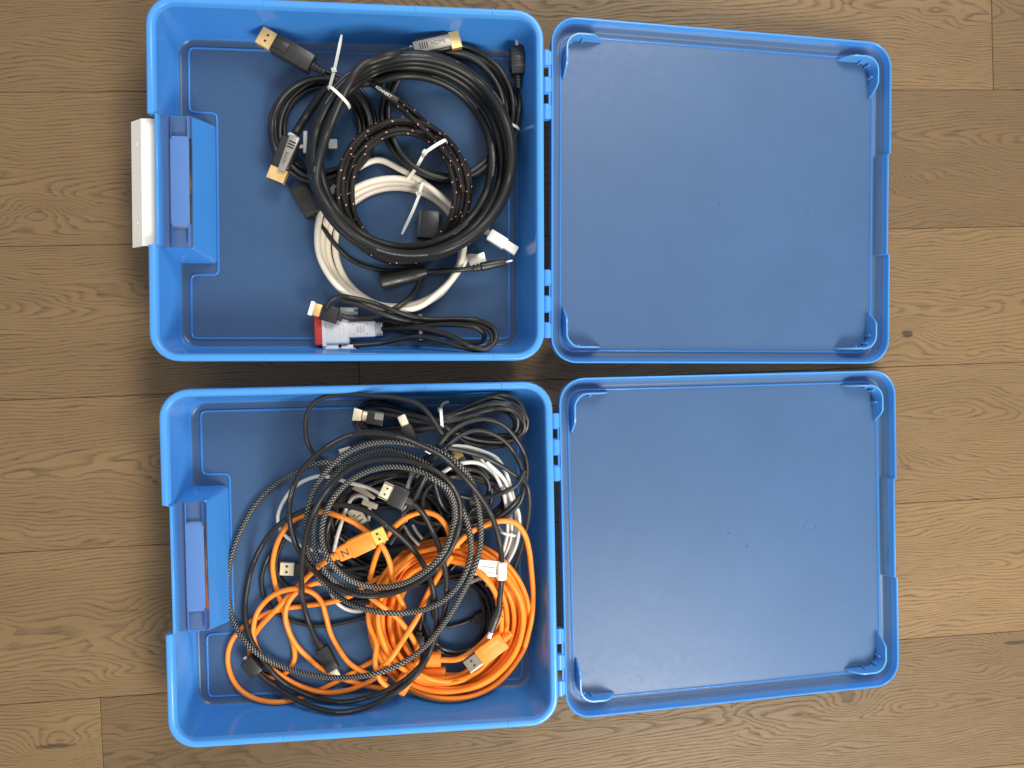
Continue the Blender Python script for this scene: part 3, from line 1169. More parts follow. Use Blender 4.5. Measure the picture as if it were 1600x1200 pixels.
# ------------------------------------------------------------------ cables in the upper case
def tray1():
    # white cable, three turns
    c = cable("thick white cable coiled at the bottom, under the big charcoal coil", (609, 480))
    pts = [(748, 403), (732, 402), (720, 418), (704, 440)] + coil([(625, 384, 98, 98), (618, 388, 103, 91), (614, 380, 111, 101)], 52, 1, 18)
    pts += [(655, 479), (618, 485), (578, 478), (541, 459), (514, 430), (498, 395), (497, 352), (508, 316), (530, 284), (560, 262), (590, 250), (625, 264), (668, 290), (705, 322), (735, 345), (760, 362), (772, 372)]
    strand(c, pts, 10, WHITE, "cord", 12)
    k = Conn(c, (733, 409), (758, 402), None, .003)
    k.box("usb_shell", STEEL, 0, 1, 16, .0045, .0004)
    k = Conn(c, (764, 366), (807, 393), None, .0045)
    k.box("plug_body", WHITE_SHELL, 0, .60, 18, .0085, .001)
    t = k.box("plug_tip", WHITE_SHELL, .60, 1.0, 14, .0070, .0006)
    zip_tie(c, (663, 279), (655, 302), [(657, 300, .020), (645, 330, .021), (628, 366, .016)], .022, 5.5, (654, 303, .020, .4))

    # thin black displayport-style cable, five turns
    c = cable("thin black cable coiled left of the charcoal coil, black plug with gold end", (502, 285))
    els = [(503, 202, 85, 87), (503, 201, 77, 80), (502, 200, 71, 76), (503, 203, 80, 83), (502, 200, 65, 70), (503, 199, 57, 63), (505, 203, 72, 80), (500, 206, 82, 84), (506, 200, 62, 74), (501, 204, 76, 82)]
    pts = [(500, 109), (512, 113), (528, 119)] + coil(els, -62, 1, 18, 0.8, rng)
    strand(c, pts, 6.6, BLACK, "cord", 10, z0=.011)
    k = Conn(c, (508, 114), (406, 55), None, .0075)
    k.cone("strain_relief", BLACK, .0, .22, 9, 15, .8, ribs=4)
    k.box("plug_body", BLACK_SATIN, .20, .78, 28, .0125, .0015, w2=29)
    k.box("latch_button", BLACK_SATIN, .56, .76, 15, .0016, .0006, .0066)
    k.shell("gold_sleeve", GOLD, .775, 1.0, 27, .0062, holes=((.5, .17), (.5, -.17)), hole_w=3.2)
    # small white bread-tag clip on the turns
    bm = bmesh.new()
    p = unproj(477, 222, .021)
    add_box(bm, (.0036, .0200, .0022), Matrix.Translation(p) @ Matrix.Rotation(-.05, 4, 'Z'), .0005, 1)
    add_box(bm, (.0200, .0030, .0020), Matrix.Translation(unproj(462, 230, .020)) @ Matrix.Rotation(.1, 4, 'Z'), .0005, 1)
    add_box(bm, (.0080, .0090, .0018), Matrix.Translation(unproj(520, 225, .014)), .0006, 1)
    m = MB(); m.bm(bm); m.build("cable_clip", WHITE_COOL, c)

    # black cable with the upright plug by the hinge wall
    c = cable("black cable in a wide coil along the hinge wall, black ribbed plug pointing up", (800, 225))
    els = [(702, 176, 107, 108), (703, 178, 100, 99), (700, 178, 96, 104), (701, 181, 92, 92), (703, 177, 104, 103), (700, 180, 108, 100), (704, 174, 98, 106), (698, 179, 90, 98)]
    pts = [(811, 136), (812, 165), (808, 192), (803, 222)] + coil(els, 22, 1, 18, 0.9, rng)[1:]
    strand(c, pts, 7.6, BLACK, "cord", 10, z0=.012)
    k = Conn(c, (810, 138), (807, 60), None, .0065)
    k.cone("strain_relief", BLACK, .0, .27, 9, 13, .8, ribs=4)
    k.box("plug_body", BLACK_SATIN, .26, .82, 21, .0125, .0012)
    for a in (.38, .5, .62):
        k.box("grip_rib", BLACK_SATIN, a, a + .05, 21.6, .0131, .0004)
    k.box("plug_side", BLACK_SATIN, .36, .80, 10, .0092, .001, -.001, 7)
    k.shell("plug_sleeve", STEEL, .815, 1.0, 5.5, .0062)
    zip_tie(c, (792, 191), (811, 200), None, .026, 5)

    # black adapter plug lying inside the ring
    c = cable("black rectangular female connector standing inside the coils", (672, 352), "connector", "cable_connector")
    k = Conn(c, (671, 374), (673, 331), .010, .005)
    k.box("connector_body", BLACK_SATIN, 0, 1, 29, .0150, .0012)
    k.box("connector_side", CHARCOAL, .02, .98, 7, .0140, .0008, -.0005, 16)
    k.box("socket_opening", HOLE, .975, 1.004, 21, .0075, .0002, stamp=False)

    # braided cable with pink tracer
    c = cable("black braided cable with pink flecks, coiled inside the charcoal coil", (628, 300))
    els = [(628, 298, 106, 115), (629, 299, 99, 108), (630, 299, 92, 103), (631, 299, 86, 97), (631, 300, 79, 92), (629, 298, 102, 111)]
    pts = [(618, 153), (645, 174), (672, 199), (696, 223)] + coil(els, -38, 1, 20, .7, rng)[1:]
    path, r = strand(c, pts, 8.6, BRAID_DOT, "braided_cord", 12, z0=.024)
    strand(c, [(612, 156), (640, 181), (664, 203), (690, 232), (712, 262), (724, 300)], 8.2, BRAID_DOT, "braided_cord", 12)
    k = Conn(c, (622, 159), (580, 130), None, .003)
    k.cone("heat_shrink_sleeve", BLACK_SATIN, .0, .95, 14, 11, .9)
    d = k.pt(.45, 1, .0034 + .0006)
    ang = math.atan2(k.M[1][0], k.M[0][0])
    for q in range(6):
        text(c, "IDEMWN"[q], Matrix.Translation(k.pt(.74 - q * .085, 4.0, .0040)) @ Matrix.Rotation(ang + PI, 4, 'Z'), .0032, WHITE_INK, "white_lettering") if False else None
    text(c, "KONNEKT", Matrix.Translation(k.pt(.50, 2.0, .0043)) @ Matrix.Rotation(ang + PI, 4, 'Z') @ Matrix.Rotation(PI, 4, 'Z') @ Matrix.Rotation(PI, 4, 'Z'), .0034, WHITE_INK, "white_lettering")
    k = Conn(c, (752, 348), (766, 318), None, .004)
    k.box("plug_body", BLACK_SATIN, -.3, .55, 17, .007, .001)
    k.shell("gold_sleeve", GOLD, .55, 1.0, 13, .0045)
    zip_tie(c, (697, 217), (661, 240), [(664, 238, .026), (652, 260, .027), (637, 281, .023)], .030, 6, (664, 238, .0265, .9))

    # splitter with its adapter box, sleeve, jack and micro plug
    c = cable("thin black splitter cable with square adapter box and round jack, below the coils", (625, 437))
    k = Conn(c, (491, 335), (466, 293), .0075, .005)
    k.box("adapter_box", BLACK_SATIN, -.02, 1.0, 28, .0125, .0012)
    text(c, "HDMI", Matrix.Translation(k.pt(.55, 0, .0064)) @ Matrix.Rotation(.35, 4, 'Z'), .0050, BLACK, "raised_lettering", .0003)
    k2 = Conn(c, (496, 343), (487, 328), .0075)
    k2.cone("cord_boot", BLACK, 0, .8, 8, 10)
    strand(c, [(493, 338), (505, 356), (522, 380), (540, 399), (560, 412), (590, 421), (620, 423), (645, 420), (662, 417)], 7, BLACK, "cord", 10, z0=.0075)
    k = Conn(c, (594, 440), (668, 424), .0110)
    k.cone("junction_sleeve", BLACK_SATIN, 0, .80, 26, 22, .8)
    k.cone("junction_boot", BLACK_SATIN, .76, .98, 20, 13, .9)
    strand(c, [(660, 425), (690, 423.5), (720, 421.5), (745, 418.5)], 8, BLACK, "cord", 10, z0=.0110, zmin=.0085)
    k = Conn(c, (739, 419.5), (801, 407), None, .0045)
    k.cone("jack_boot", BLACK_SATIN, .0, .20, 11, 14, 1.0, ribs=2)
    k.cone("jack_body", BLACK_SATIN, .19, .82, 14, 13)
    k.cone("jack_pin", STEEL, .81, 1.0, 3.6, 3.2)
    strand(c, [(657, 428), (653, 446), (641, 464), (622, 479), (600, 490), (575, 496), (550, 497), (530, 493)], 8, BLACK, "cord", 10, z0=.0105, z1=.0215, zmin=.014)
    k = Conn(c, (534, 496), (484, 481), .0215)
    k.box("plug_body", BLACK_MATT, .12, .64, 25, .0085, .001)
    k.box("plug_neck", BLACK_MATT, -.02, .14, 12, .007, .001)
    k.box("gold_contact", GOLD, .62, .90, 19, .0048, .0004)
    k.box("plug_rim", WHITE_SHELL, .88, 1.0, 22, .0062, .0004)

    # vga cable
    c = cable("black cable folded in a flat loop, white plug with red face", (540, 515))
    els_top = []
    l1 = [(596, 514), (630, 513), (660, 513), (700, 523), (735, 541), (758, 545), (774, 533), (772, 514), (752, 502), (718, 498), (680, 499), (655, 497), (620, 487), (585, 474), (553, 466), (530, 463), (516, 470), (509, 482)]
    l2 = [(552, 540), (590, 537), (625, 530), (655, 526), (690, 533), (722, 543), (750, 546), (768, 536), (766, 518), (745, 508), (712, 505), (660, 504), (630, 500), (590, 488), (560, 476), (535, 470)]
    l3 = [(600, 508), (640, 520), (670, 519), (705, 527), (732, 535), (752, 534), (757, 524), (745, 513), (715, 508), (680, 508), (655, 510), (625, 506), (600, 500)]
    strands(c, [l2, l3], 7.4, BLACK, "cord", 10)
    strand(c, l1, 7.4, BLACK_PRINT, "cord", 10, z0=.013)
    k = Conn(c, (598, 514), (494, 517), .0105)
    k.cone("strain_relief", WHITE_SHELL, .0, .12, 21, 23, .62, ribs=3)
    k.box("plug_neck", WHITE_SHELL, .10, .53, 25, .0125, .0018)
    k.box("plug_body", WHITE_SHELL, .50, .86, 45, .0150, .0030, w2=45, segs=3)
    k.box("plug_flange", WHITE_SHELL, .84, .90, 50, .0160, .0008)
    k.box("dust_cap", RED, .890, 1.01, 45, .0125, .0010)
    for j in range(2):
        rr = .0052 + j * .0030
        arc = [tuple(k.pt(.70 - (rr * math.cos(t)) / k.len, math.sin(t) * rr / PX, .0075)) for t in np.linspace(-1.15, 1.15, 9)]
        m = MB(); m.add(*tube(arc, .0005, 6)); m.build("moulded_arc", WHITE_SHELL, c)
    for (dx, dy) in ((.22, .3), (.22, -.3), (.42, .3), (.42, -.3)):
        k.box("moulded_dimple", INK, dx, dx + .012, 1.6, .0003, 0, .0063, dy * 25, stamp=False)
    for q in range(5):
        k.box("moulded_print", GREY_SHELL, .27 + q * .026, .278 + q * .026, 12 - (q % 2) * 4, .0003, 0, .0063, 0, stamp=False)
    for dy, x0 in ((-29, .36), (29, .36)):
        k.cone("thumb_screw", WHITE_SHELL, x0, x0 + .27, 13, 13, .8, dy=dy, ribs=0)
        k.cone("screw_shank", STEEL, x0 + .25, x0 + .32, 7, 7, .8, dy=dy)
        k.box("screw_lug", WHITE_SHELL, x0 + .31, .90, 13, .0085, .0006, 0, dy * .93)
        k.box("screw_slot", HOLE, x0 - .006, x0 + .05, 2.0, .0118, 0, 0, dy, stamp=False)
    # printed strap
    A = [(657, 492, .019), (657.5, 512, .0215), (657, 532, .017)]
    m = MB(); bm = bmesh.new()
    pa, pb = unproj(657, 490, .0195), unproj(657.5, 533, .0195)
    mid = (pa + pb) / 2
    add_box(bm, (.0054, float(np.linalg.norm(pa - pb)), .0008), Matrix.Translation(mid) @ Matrix.Rotation(-.02, 4, 'Z'), .0003, 1)
    for sgn, pe in ((1, pa), (-1, pb)):
        add_box(bm, (.0054, .0008, .0110), Matrix.Translation((pe[0], pe[1], pe[2] - .0055)), .0003, 1)
    m.bm(bm); m.build("strap", BLACK_MATT, c)
    text(c, "SUNG·SAMSU", Matrix.Translation((mid[0], mid[1], mid[2] + .0005)) @ Matrix.Rotation(PI / 2 - .02, 4, 'Z'), .0040, WHITE_INK, "white_lettering")

    # big charcoal coil
    c = cable("thick charcoal cable in a large round coil, two silver and black plugs with gold ends", (644, 400))
    bx = lambda l, r, t, b: ((l + r) / 2, (t + b) / 2, (r - l) / 2, (b - t) / 2)
    els = [bx(509, 764, 118, 378), bx(499, 781, 104, 391), bx(492, 791, 97, 401), bx(485, 803, 85, 405), bx(490, 799, 90, 398)]
    pts = [(462, 208), (476, 186), (494, 160), (514, 138)] + coil(els, 232, 1, 22)[1:]
    pts = pts[:-4] + [(560, 108), (592, 92), (622, 84), (652, 79)]
    strand(c, pts, 13.4, CHAR_PRINT, "cord", 14, z0=.024, z1=.030, sig=.008)
    k = Conn(c, (458, 214), (430, 283), .0200)
    k.cone("cord_collar", WHITE_SHELL, -.05, .06, 17, 20, .9, ribs=1)
    k.box("plug_body", BLACK_SATIN, .04, .72, 30, .0125, .0028, segs=3)
    k.box("plug_cover", GREY_SHELL, .0, .78, 16, .0030, .0008, .0058, 5.0, w2=11)
    for q in range(3):
        k.box("grip_slot", BLACK_SATIN, .12 + q * .06, .15 + q * .06, 11, .0006, 0, .0072, 5.0, stamp=False)
    ang = math.atan2(k.M[1][0], k.M[0][0])
    text(c, "HDMI", Matrix.Translation(k.pt(.50, 4.5, .0074)) @ Matrix.Rotation(ang + PI, 4, 'Z'), .0046, TAUPE, "raised_lettering", .0002)
    k.shell("gold_sleeve", GOLD, .72, 1.0, 27, .0070)
    k = Conn(c, (640, 80), (719, 62), .0290)
    k.cone("cord_collar", WHITE_SHELL, .02, .10, 15, 18, .9, ribs=1)
    k.box("plug_body", BLACK_SATIN, .10, .80, 28, .0125, .0028, segs=3)
    k.box("plug_cover", GREY_SHELL, .08, .80, 18, .0030, .0008, .0058, -1.0)
    for q in range(4):
        k.box("grip_slot", BLACK_SATIN, .20 + q * .045, .22 + q * .045, 9, .0006, 0, .0072, -1.0, stamp=False)
    ang = math.atan2(k.M[1][0], k.M[0][0])
    text(c, "HDMI", Matrix.Translation(k.pt(.56, -1, .0074)) @ Matrix.Rotation(ang, 4, 'Z'), .0052, TAUPE, "raised_lettering", .0002)
    k.shell("gold_sleeve", GOLD, .795, 1.0, 25, .0070)
    zip_tie(c, (512, 131), (543, 160), [(516, 134, .034), (522, 112, .037), (528, 85, .038), (534, 55, .036)], .0385, 5.5, (522, 110, .037, .2), drop=.010)


tray1()

# ------------------------------------------------------------------ cables in the lower case
def tray2():
    rg = random.Random(5)
    # black flat figure-of-eight bundle along the back wall
    c = cable("black cable folded in a long figure of eight along the rim with clear tie", (692, 655))
    L = []
    for dy, sx, sy in ((0, 1.0, 1.0), (5, .95, .86), (9, .97, .7), (3, .90, .93), (12, .88, .6), (7, 1.02, .8), (2, .98, .62), (14, .93, .9), (8, .90, .75), (16, .98, .66)):
        y0 = 654 + dy * .6
        ax = 690
        l = []
        for (x, y) in ((692, -7), (742, -26), (778, -38), (806, -31), (821, -6), (819, 16), (800, 34), (768, 38), (732, 30), (692, 4), (650, -8), (612, -22), (580, -26), (560, -14), (557, 4), (572, 20), (612, 21), (650, 12), (692, 0)):
            l.append((ax + (x - ax) * sx + rg.uniform(-1, 1), y0 + 1 + y * sy + rg.uniform(-1, 1)))
        L.append(l)
    strands(c, L, 6.6, BLACK, "cord", 9)
    k = Conn(c, (600, 655), (552, 647), None, .0045)
    k.box("plug_body", BLACK_SATIN, .0, .55, 20, .009, .0012)
    k.box("plug_label", GREY_SHELL, .02, .30, 9, .0006, 0, .0046, -3, stamp=False)
    k.cone("plug_collar", PALE_METAL, .54, .70, 15, 15, .7)
    k.box("gold_sleeve", PALE_METAL, .72, 1.0, 15, .0052, .0005, w2=19)
    k = Conn(c, (645, 690), (626, 648), None, .0045)
    k.box("plug_body", BLACK_MATT, .0, .60, 17, .009, .0016, w2=16)
    k.box("gold_sleeve", PALE_METAL, .58, .98, 12, .0048, .0014)
    zip_tie(c, (689, 641), (691, 668), [(689, 640, .020), (690, 634, .023), (695, 629, .024), (701, 628, .023)], .022, 5, (688, 640, .021, .1))

    # thin black cable looping against the rim
    c = cable("thin black cable arching in a lone loop beside the rim, above the braided coil", (480, 660))
    strand(c, [(503, 722), (487, 704), (480, 690), (477, 666), (480, 646), (490, 630), (508, 620), (540, 616), (580, 618), (628, 623), (654, 632), (671, 648), (684, 668), (694, 682), (702, 700), (706, 730), (702, 770)], 6.6, BLACK, "cord", 10)
    k = Conn(c, (518, 742), (493, 713), .007)
    k.box("plug_body", BLACK_MATT, 0, .9, 20, .009, .0014, w2=12)
    k = Conn(c, (560, 697), (530, 706), .006)
    k.box("plug_body", BLACK_MATT, -.9, .4, 15, .008, .001)
    k.box("plug_tip", STEEL, .35, 1.0, 8, .003, .0004)

    # mass of black turns at the bottom of the heap
    c = cable("black cable coiled at the bottom of the heap, under the braided coil", (600, 840))
    els = [(612, 840, 112, 78, 8), (606, 832, 104, 84, -10), (615, 836, 96, 66, 12), (600, 850, 108, 62, 0), (622, 822, 100, 74, 25), (608, 836, 88, 54, 5), (600, 826, 78, 70, -20), (612, 845, 66, 44, 0), (604, 830, 96, 76, 30), (600, 800, 92, 50, 10), (590, 815, 80, 64, 0), (615, 795, 95, 58, -15), (600, 835, 84, 60, 20), (612, 820, 104, 78, -20)]
    strand(c, coil(els, 15, 1, 16, 1.5, rg), 6.6, BLACK, "cord", 9)
    c = cable("black cable with grey plug end, coiled at the right under the label", (745, 780))
    els = [(740, 770, 62, 40, 10), (735, 775, 52, 34, 0), (742, 765, 56, 44, 25), (728, 790, 60, 30, -8), (720, 780, 70, 46, 15), (712, 770, 56, 52, 0), (700, 775, 66, 40, -20)]
    strand(c, coil(els, 40, 1, 16, 1.5, rg), 6.4, BLACK, "cord", 9)
    k = Conn(c, (748, 802), (744, 775), .008)
    k.box("plug_body", BLACK_SATIN, -.2, .6, 26, .009, .001)
    k.box("plug_face", TAUPE, .55, 1.0, 24, .008, .0006)

    # thin black cable in the orange coil
    c = cable("thin black cable looped inside the orange coil", (700, 985))
    strand(c, [(742, 966), (718, 975), (697, 979), (684, 973), (676, 956), (678, 930)], 6, BLACK, "cord", 9)
    k = Conn(c, (742, 967), (774, 951), .006)
    k.box("plug_body", BLACK_MATT, 0, 1, 15, .008, .001)
    k.box("plug_neck", BLACK_MATT, -.2, .05, 9, .006, .001)
    els = [(712, 962, 52, 62), (708, 966, 46, 58), (716, 958, 56, 60)]
    strands(c, [coil(els, 140, 1, 16, 1.0, rg)], 6.4, BLACK, "cord", 9)
    c = cable("thin black lead with a small square plug, left of the orange coil's centre", (655, 1000))
    strand(c, [(662, 940), (661, 958), (657, 975), (655, 990)], 7, BLACK, "cord", 9)
    k = Conn(c, (655, 985), (653, 1016), .014)
    k.box("plug_neck", BLACK_MATT, 0, .25, 10, .007, .001)
    k.box("plug_body", BLACK_MATT, .2, 1, 18, .009, .001)

    # black loops by the usb plug at the left
    c = cable("black cable with a pale USB plug, lying on the tray floor at the left", (448, 888))
    strand(c, [(475, 889), (462, 889)], 9, BLACK_MATT, "cord_boot", 9)
    strand(c, [(470, 889), (500, 892), (540, 890), (590, 884), (640, 880)], 6.4, BLACK, "cord", 9)
    strand(c, [(470, 812), (455, 830), (440, 852), (432, 878), (436, 902), (448, 915), (470, 925), (500, 935), (540, 940), (600, 935)], 6.6, BLACK, "cord", 9)
    strand(c, [(450, 838), (428, 858), (415, 880), (409, 905), (412, 930), (424, 950), (446, 966), (480, 976), (512, 977), (545, 971), (580, 962), (620, 960)], 6.6, BLACK, "cord", 9)
    k = Conn(c, (482, 890), (438, 888), .0075)
    k.box("plug_body", BLACK_SATIN, 0, .5, 20, .0085, .0012)
    k.shell("usb_sleeve", PALE_METAL, .5, 1.0, 20, .0048, holes=((.52, .22), (.52, -.22)), hole_w=3.4)

    # white thin cables
    c = cable("thin white cable in a bundle of arcs along the hinge wall, with a white tie", (800, 800))
    lists = [
        [(690, 708), (705, 698), (725, 698), (750, 704), (776, 716), (790, 738), (799, 765), (805, 795), (805, 825), (800, 850), (788, 880), (765, 905)],
        [(700, 732), (722, 724), (745, 723), (765, 733), (780, 752), (792, 778), (798, 805), (799, 835), (792, 860), (775, 888), (750, 905)],
        [(752, 716), (770, 735), (783, 760), (790, 785), (793, 812), (792, 838), (784, 865), (764, 895), (735, 910)],
        [(690, 740), (705, 730), (720, 727)],
        [(760, 722), (788, 750), (800, 782), (810, 800), (811, 830), (804, 858), (785, 890), (760, 915)]]
    strands(c, lists, 5.8, WHITE_COOL, "cord", 9)
    k = Conn(c, (752, 725), (729, 690), .013)
    k.box("plug_body", BEIGE, -.1, .62, 13, .0065, .001, w2=10)
    k.box("gold_sleeve", PALE_METAL, .62, 1.0, 9, .0035, .0012)
    zip_tie(c, (782, 832), (806, 838), [(790, 836, .020), (782, 828, .024), (779, 822, .026)], .018, 4.5, (797, 836, .019))
    c = cable("thin white cable in a wide loop at the left, under the braided coil", (440, 800))
    strand(c, [(600, 775), (575, 762), (548, 755), (525, 748), (500, 744), (478, 750), (458, 763), (442, 785), (434, 808), (437, 825), (447, 838), (462, 848), (480, 857), (505, 862)], 5.8, WHITE_COOL, "cord", 9, zmin=.014)
    strand(c, [(514, 898), (515, 915), (520, 932), (530, 945), (545, 953), (562, 955), (582, 948), (610, 936)], 6, WHITE_COOL, "cord", 9)
    strand(c, [(522, 862), (526, 842), (534, 815), (543, 790), (551, 778), (561, 774), (571, 778), (577, 790), (577, 805), (572, 822), (565, 830)], 6, WHITE_COOL, "cord", 9, lift=.004)
    strand(c, [(656, 733), (645, 742), (637, 762), (633, 785), (631, 802), (634, 815)], 6.4, WHITE_COOL, "cord", 9)
    bmk = Conn(c, (553, 758), (586, 778), .024)
    bmk.box("plug_body", BEIGE, 0, 1, 12, .006, .0008, w2=5)
    bmk = Conn(c, (590, 792), (566, 783), .022)
    bmk.box("plug_body", BEIGE, 0, 1, 9, .005, .001)
    # small beige usb plug with its trident print
    c = cable("small beige USB plug on a black lead, just above the orange plug", (555, 803), "plug", "usb_plug")
    k = Conn(c, (568, 822), (550, 793), .021)
    k.box("plug_body", BLACK_SATIN, -.6, .1, 20, .008, .001)
    k.box("usb_sleeve", BEIGE, .1, .95, 20, .0052, .0004)
    for a, b, w, dy in ((.28, .33, 12, 0), (.5, .54, 9, -2), (.62, .68, 4, 3)):
        k.box("printed_mark", INK, a, b, w, .0002, 0, .00265, dy, stamp=False)
    # long black leads inside the ring
    c = cable("pair of thin black leads running diagonally through the braided coil", (650, 780))
    strands(c, [[(672, 738), (660, 758), (648, 785), (632, 815), (610, 850)], [(667, 738), (655, 765), (641, 790), (628, 805)], [(676, 740), (682, 765), (690, 788), (702, 800), (720, 805)], [(692, 748), (697, 768), (708, 790), (730, 806)]], 5.4, BLACK, "cord", 9)
    bm = bmesh.new()
    add_box(bm, (.0130, .0050, .0012), Matrix.Translation(unproj(660, 738, .030)) @ Matrix.Rotation(-.45, 4, 'Z'), .0005, 1)
    add_box(bm, (.0085, .0044, .0012), Matrix.Translation(unproj(651, 730, .0306)) @ Matrix.Rotation(.2, 4, 'Z'), .0005, 1)
    m = MB(); m.bm(bm); m.build("twist_tie", WHITE_SHELL, c)
    k = Conn(c, (625, 830), (640, 800), .020)
    k.cone("plug_barrel", BLACK_SATIN, -.2, .9, 15, 11)
    strands(c, [[(632, 822), (642, 838), (655, 852)], [(645, 820), (652, 832), (660, 842)]], 4.6, BEIGE, "pale_cord", 8)

    # black loops over the back right
    c = cable("black cable in tall loops against the hinge wall, over the white arcs", (820, 740))
    lists = [
        [(640, 740), (660, 720), (683, 698), (704, 675), (730, 660), (758, 655), (786, 664), (808, 688), (821, 714), (824, 738), (818, 765), (805, 785), (786, 802), (765, 816)],
        [(650, 745), (672, 722), (692, 703), (716, 683), (740, 673), (762, 675), (788, 689), (806, 712), (817, 738), (819, 762), (812, 785), (795, 803), (772, 820)],
        [(700, 700), (730, 706), (760, 716), (785, 729), (808, 745), (822, 756), (827, 780), (826, 806), (820, 835), (811, 868), (795, 905), (770, 935)],
        [(705, 770), (735, 778), (765, 776), (790, 768), (808, 757), (820, 735)],
    ]
    strands(c, lists, 6.8, BLACK, "cord", 10)
    # flat mini display plug
    c = cable("small black plug with gold flat tip and printed lettering, right of the braided coil", (715, 720), "plug", "display_plug")
    strand(c, [(740, 768), (736, 756), (732, 746)], 8, BLACK, "cord_stub", 9)
    k = Conn(c, (736, 752), (711, 703), .022)
    k.box("plug_body", TAUPE, .10, .72, 20, .0072, .0010, w2=17)
    k.box("gold_sleeve", GOLD, .71, 1.0, 15.5, .0040, .0003)
    for hy in (-4.6, 4.6):
        k.box("latch_hole", HOLE, .88, .92, 2.4, .0003, 0, .0021, hy, stamp=False)
    ang = math.atan2(k.M[1][0], k.M[0][0])
    text(c, "MINI", Matrix.Translation(k.pt(.47, 0, .0038)) @ Matrix.Rotation(ang - PI / 2, 4, 'Z'), .0034, WHITE_SHELL, "lettering")
    text(c, "HDMI", Matrix.Translation(k.pt(.40, 0, .0038)) @ Matrix.Rotation(ang - PI / 2, 4, 'Z'), .0030, WHITE_SHELL, "lettering")

    # orange cable
    c = cable("long orange cable in a thick coil with loose loops, orange plug with gold end", (705, 1090))
    els = []
    for i in range(11):
        t = i / 10
        u = (i * 7 % 11) / 10
        els.append((707 - 4 * u + rg.uniform(-3, 3), 966 + rg.uniform(-4, 4) + 3 * u, 80 + 46 * u, 82 + 44 * u, rg.uniform(-20, 20)))
    # loose loops at the left, lying lowest
    a1 = [(582, 838), (570, 828), (550, 815), (528, 806), (505, 800), (480, 803), (456, 815), (440, 834), (430, 858), (426, 885), (430, 912), (438, 938), (445, 962), (452, 988), (459, 1010), (460, 1030), (452, 1046), (435, 1057), (415, 1057), (400, 1045), (391, 1025), (391, 1005), (402, 985), (420, 964), (440, 944), (458, 924), (478, 904), (497, 884), (520, 868)]
    a2 = [(600, 900), (575, 912), (552, 929), (520, 940), (480, 946), (445, 951), (410, 962), (382, 978), (364, 998), (356, 1022), (359, 1050), (374, 1076), (400, 1092), (435, 1097), (470, 1090), (502, 1077), (535, 1060), (570, 1040), (596, 1024), (620, 1005)]
    a3 = [(520, 916), (498, 911), (478, 917), (459, 930), (448, 948), (446, 966), (452, 988), (463, 1008), (480, 1026), (502, 1044), (525, 1056), (560, 1068), (600, 1076), (640, 1080)]
    a4 = [(625, 1030), (600, 1050), (575, 1066), (545, 1078), (510, 1082), (475, 1074), (440, 1056), (412, 1030), (398, 1005), (396, 980), (403, 955), (420, 935), (440, 924), (464, 920), (488, 926), (502, 940), (509, 962), (516, 988), (528, 1012), (546, 1036), (572, 1052), (605, 1062)]
    strand(c, a2, 8, ORANGE, "cord", 10)
    strand(c, a1, 8, ORANGE_PRINT, "cord", 10)
    strand(c, a3, 8, ORANGE, "cord", 10)
    strand(c, a4, 8, ORANGE, "cord", 10)
    strand(c, coil(els, 200, -1, 20, 1.0, rg), 7.8, ORANGE, "coiled_cord", 10)
    els2 = [(705, 968, 128, 124, 10), (700, 962, 118, 120, -15), (708, 972, 112, 108, 20), (702, 964, 104, 112, 0), (706, 966, 122, 114, -30), (692, 962, 104, 106, 10), (688, 966, 98, 98, -20), (684, 958, 92, 104, 15), (696, 970, 88, 94, 0)]
    strand(c, coil(els2, 160, -1, 20, 1.0, rg), 7.8, ORANGE_PRINT, "coiled_cord", 10)
    strand(c, [(578, 905), (584, 880), (592, 858), (604, 838), (620, 820), (640, 806), (662, 800), (683, 806), (696, 820), (704, 838), (716, 855)], 8, ORANGE, "cord", 10)
    strand(c, [(592, 846), (602, 862), (609, 880), (613, 902), (620, 925), (632, 950)], 8, ORANGE, "cord", 10)
    strand(c, [(690, 868), (712, 852), (735, 832), (760, 820), (786, 814), (806, 818), (820, 836), (827, 862), (830, 890), (833, 930), (830, 970), (820, 1010)], 8.2, ORANGE, "cord", 10)
    strand(c, [(575, 930), (597, 947), (620, 965), (640, 990), (652, 1015), (650, 1040)], 8.2, ORANGE, "cord", 10)
    strand(c, [(706, 868), (690, 892), (670, 925), (652, 965), (630, 1000), (608, 1032), (585, 1052)], 8.2, ORANGE, "cord", 10)
    strand(c, [(575, 945), (577, 975), (588, 1005), (586, 1035), (594, 1062), (612, 1078)], 8.2, ORANGE, "cord", 10)
    strand(c, [(688, 1031), (715, 1030), (738, 1018), (752, 1006), (766, 990), (782, 962)], 8.4, ORANGE, "cord", 10)
    k = Conn(c, (664, 1031), (689, 1030), .022)
    k.cone("cord_bead", ORANGE_SHELL, 0, 1, 24, 24, .8)
    k = Conn(c, (655, 1050), (696, 1051), .020)
    k.cone("cord_bead", ORANGE_SHELL, 0, 1, 16, 18, .8)
    # wrap round the turns near the bottom
    m = MB()
    p, q = unproj(622, 1080, .026), unproj(648, 1040, .034)
    bm = bmesh.new()
    M = Matrix.Translation((p + q) / 2) @ Matrix.Rotation(math.atan2(q[1] - p[1], q[0] - p[0]), 4, 'Z')
    add_box(bm, (float(np.linalg.norm(q - p)), .014, .006), M, .0028, 3)
    m.bm(bm); m.build("cord_wrap", ORANGE_SHELL, c)
    k = Conn(c, (798, 990), (729, 1042), None, .0040)
    k.cone("strain_relief", ORANGE_SHELL, -.02, .18, 10, 15, .9, ribs=3)
    k.box("plug_body", ORANGE_SHELL, .16, .72, 27, .0095, .0014)
    k.box("plug_panel", ORANGE_SHELL, .24, .62, 12, .0104, .0006, 0, -8)
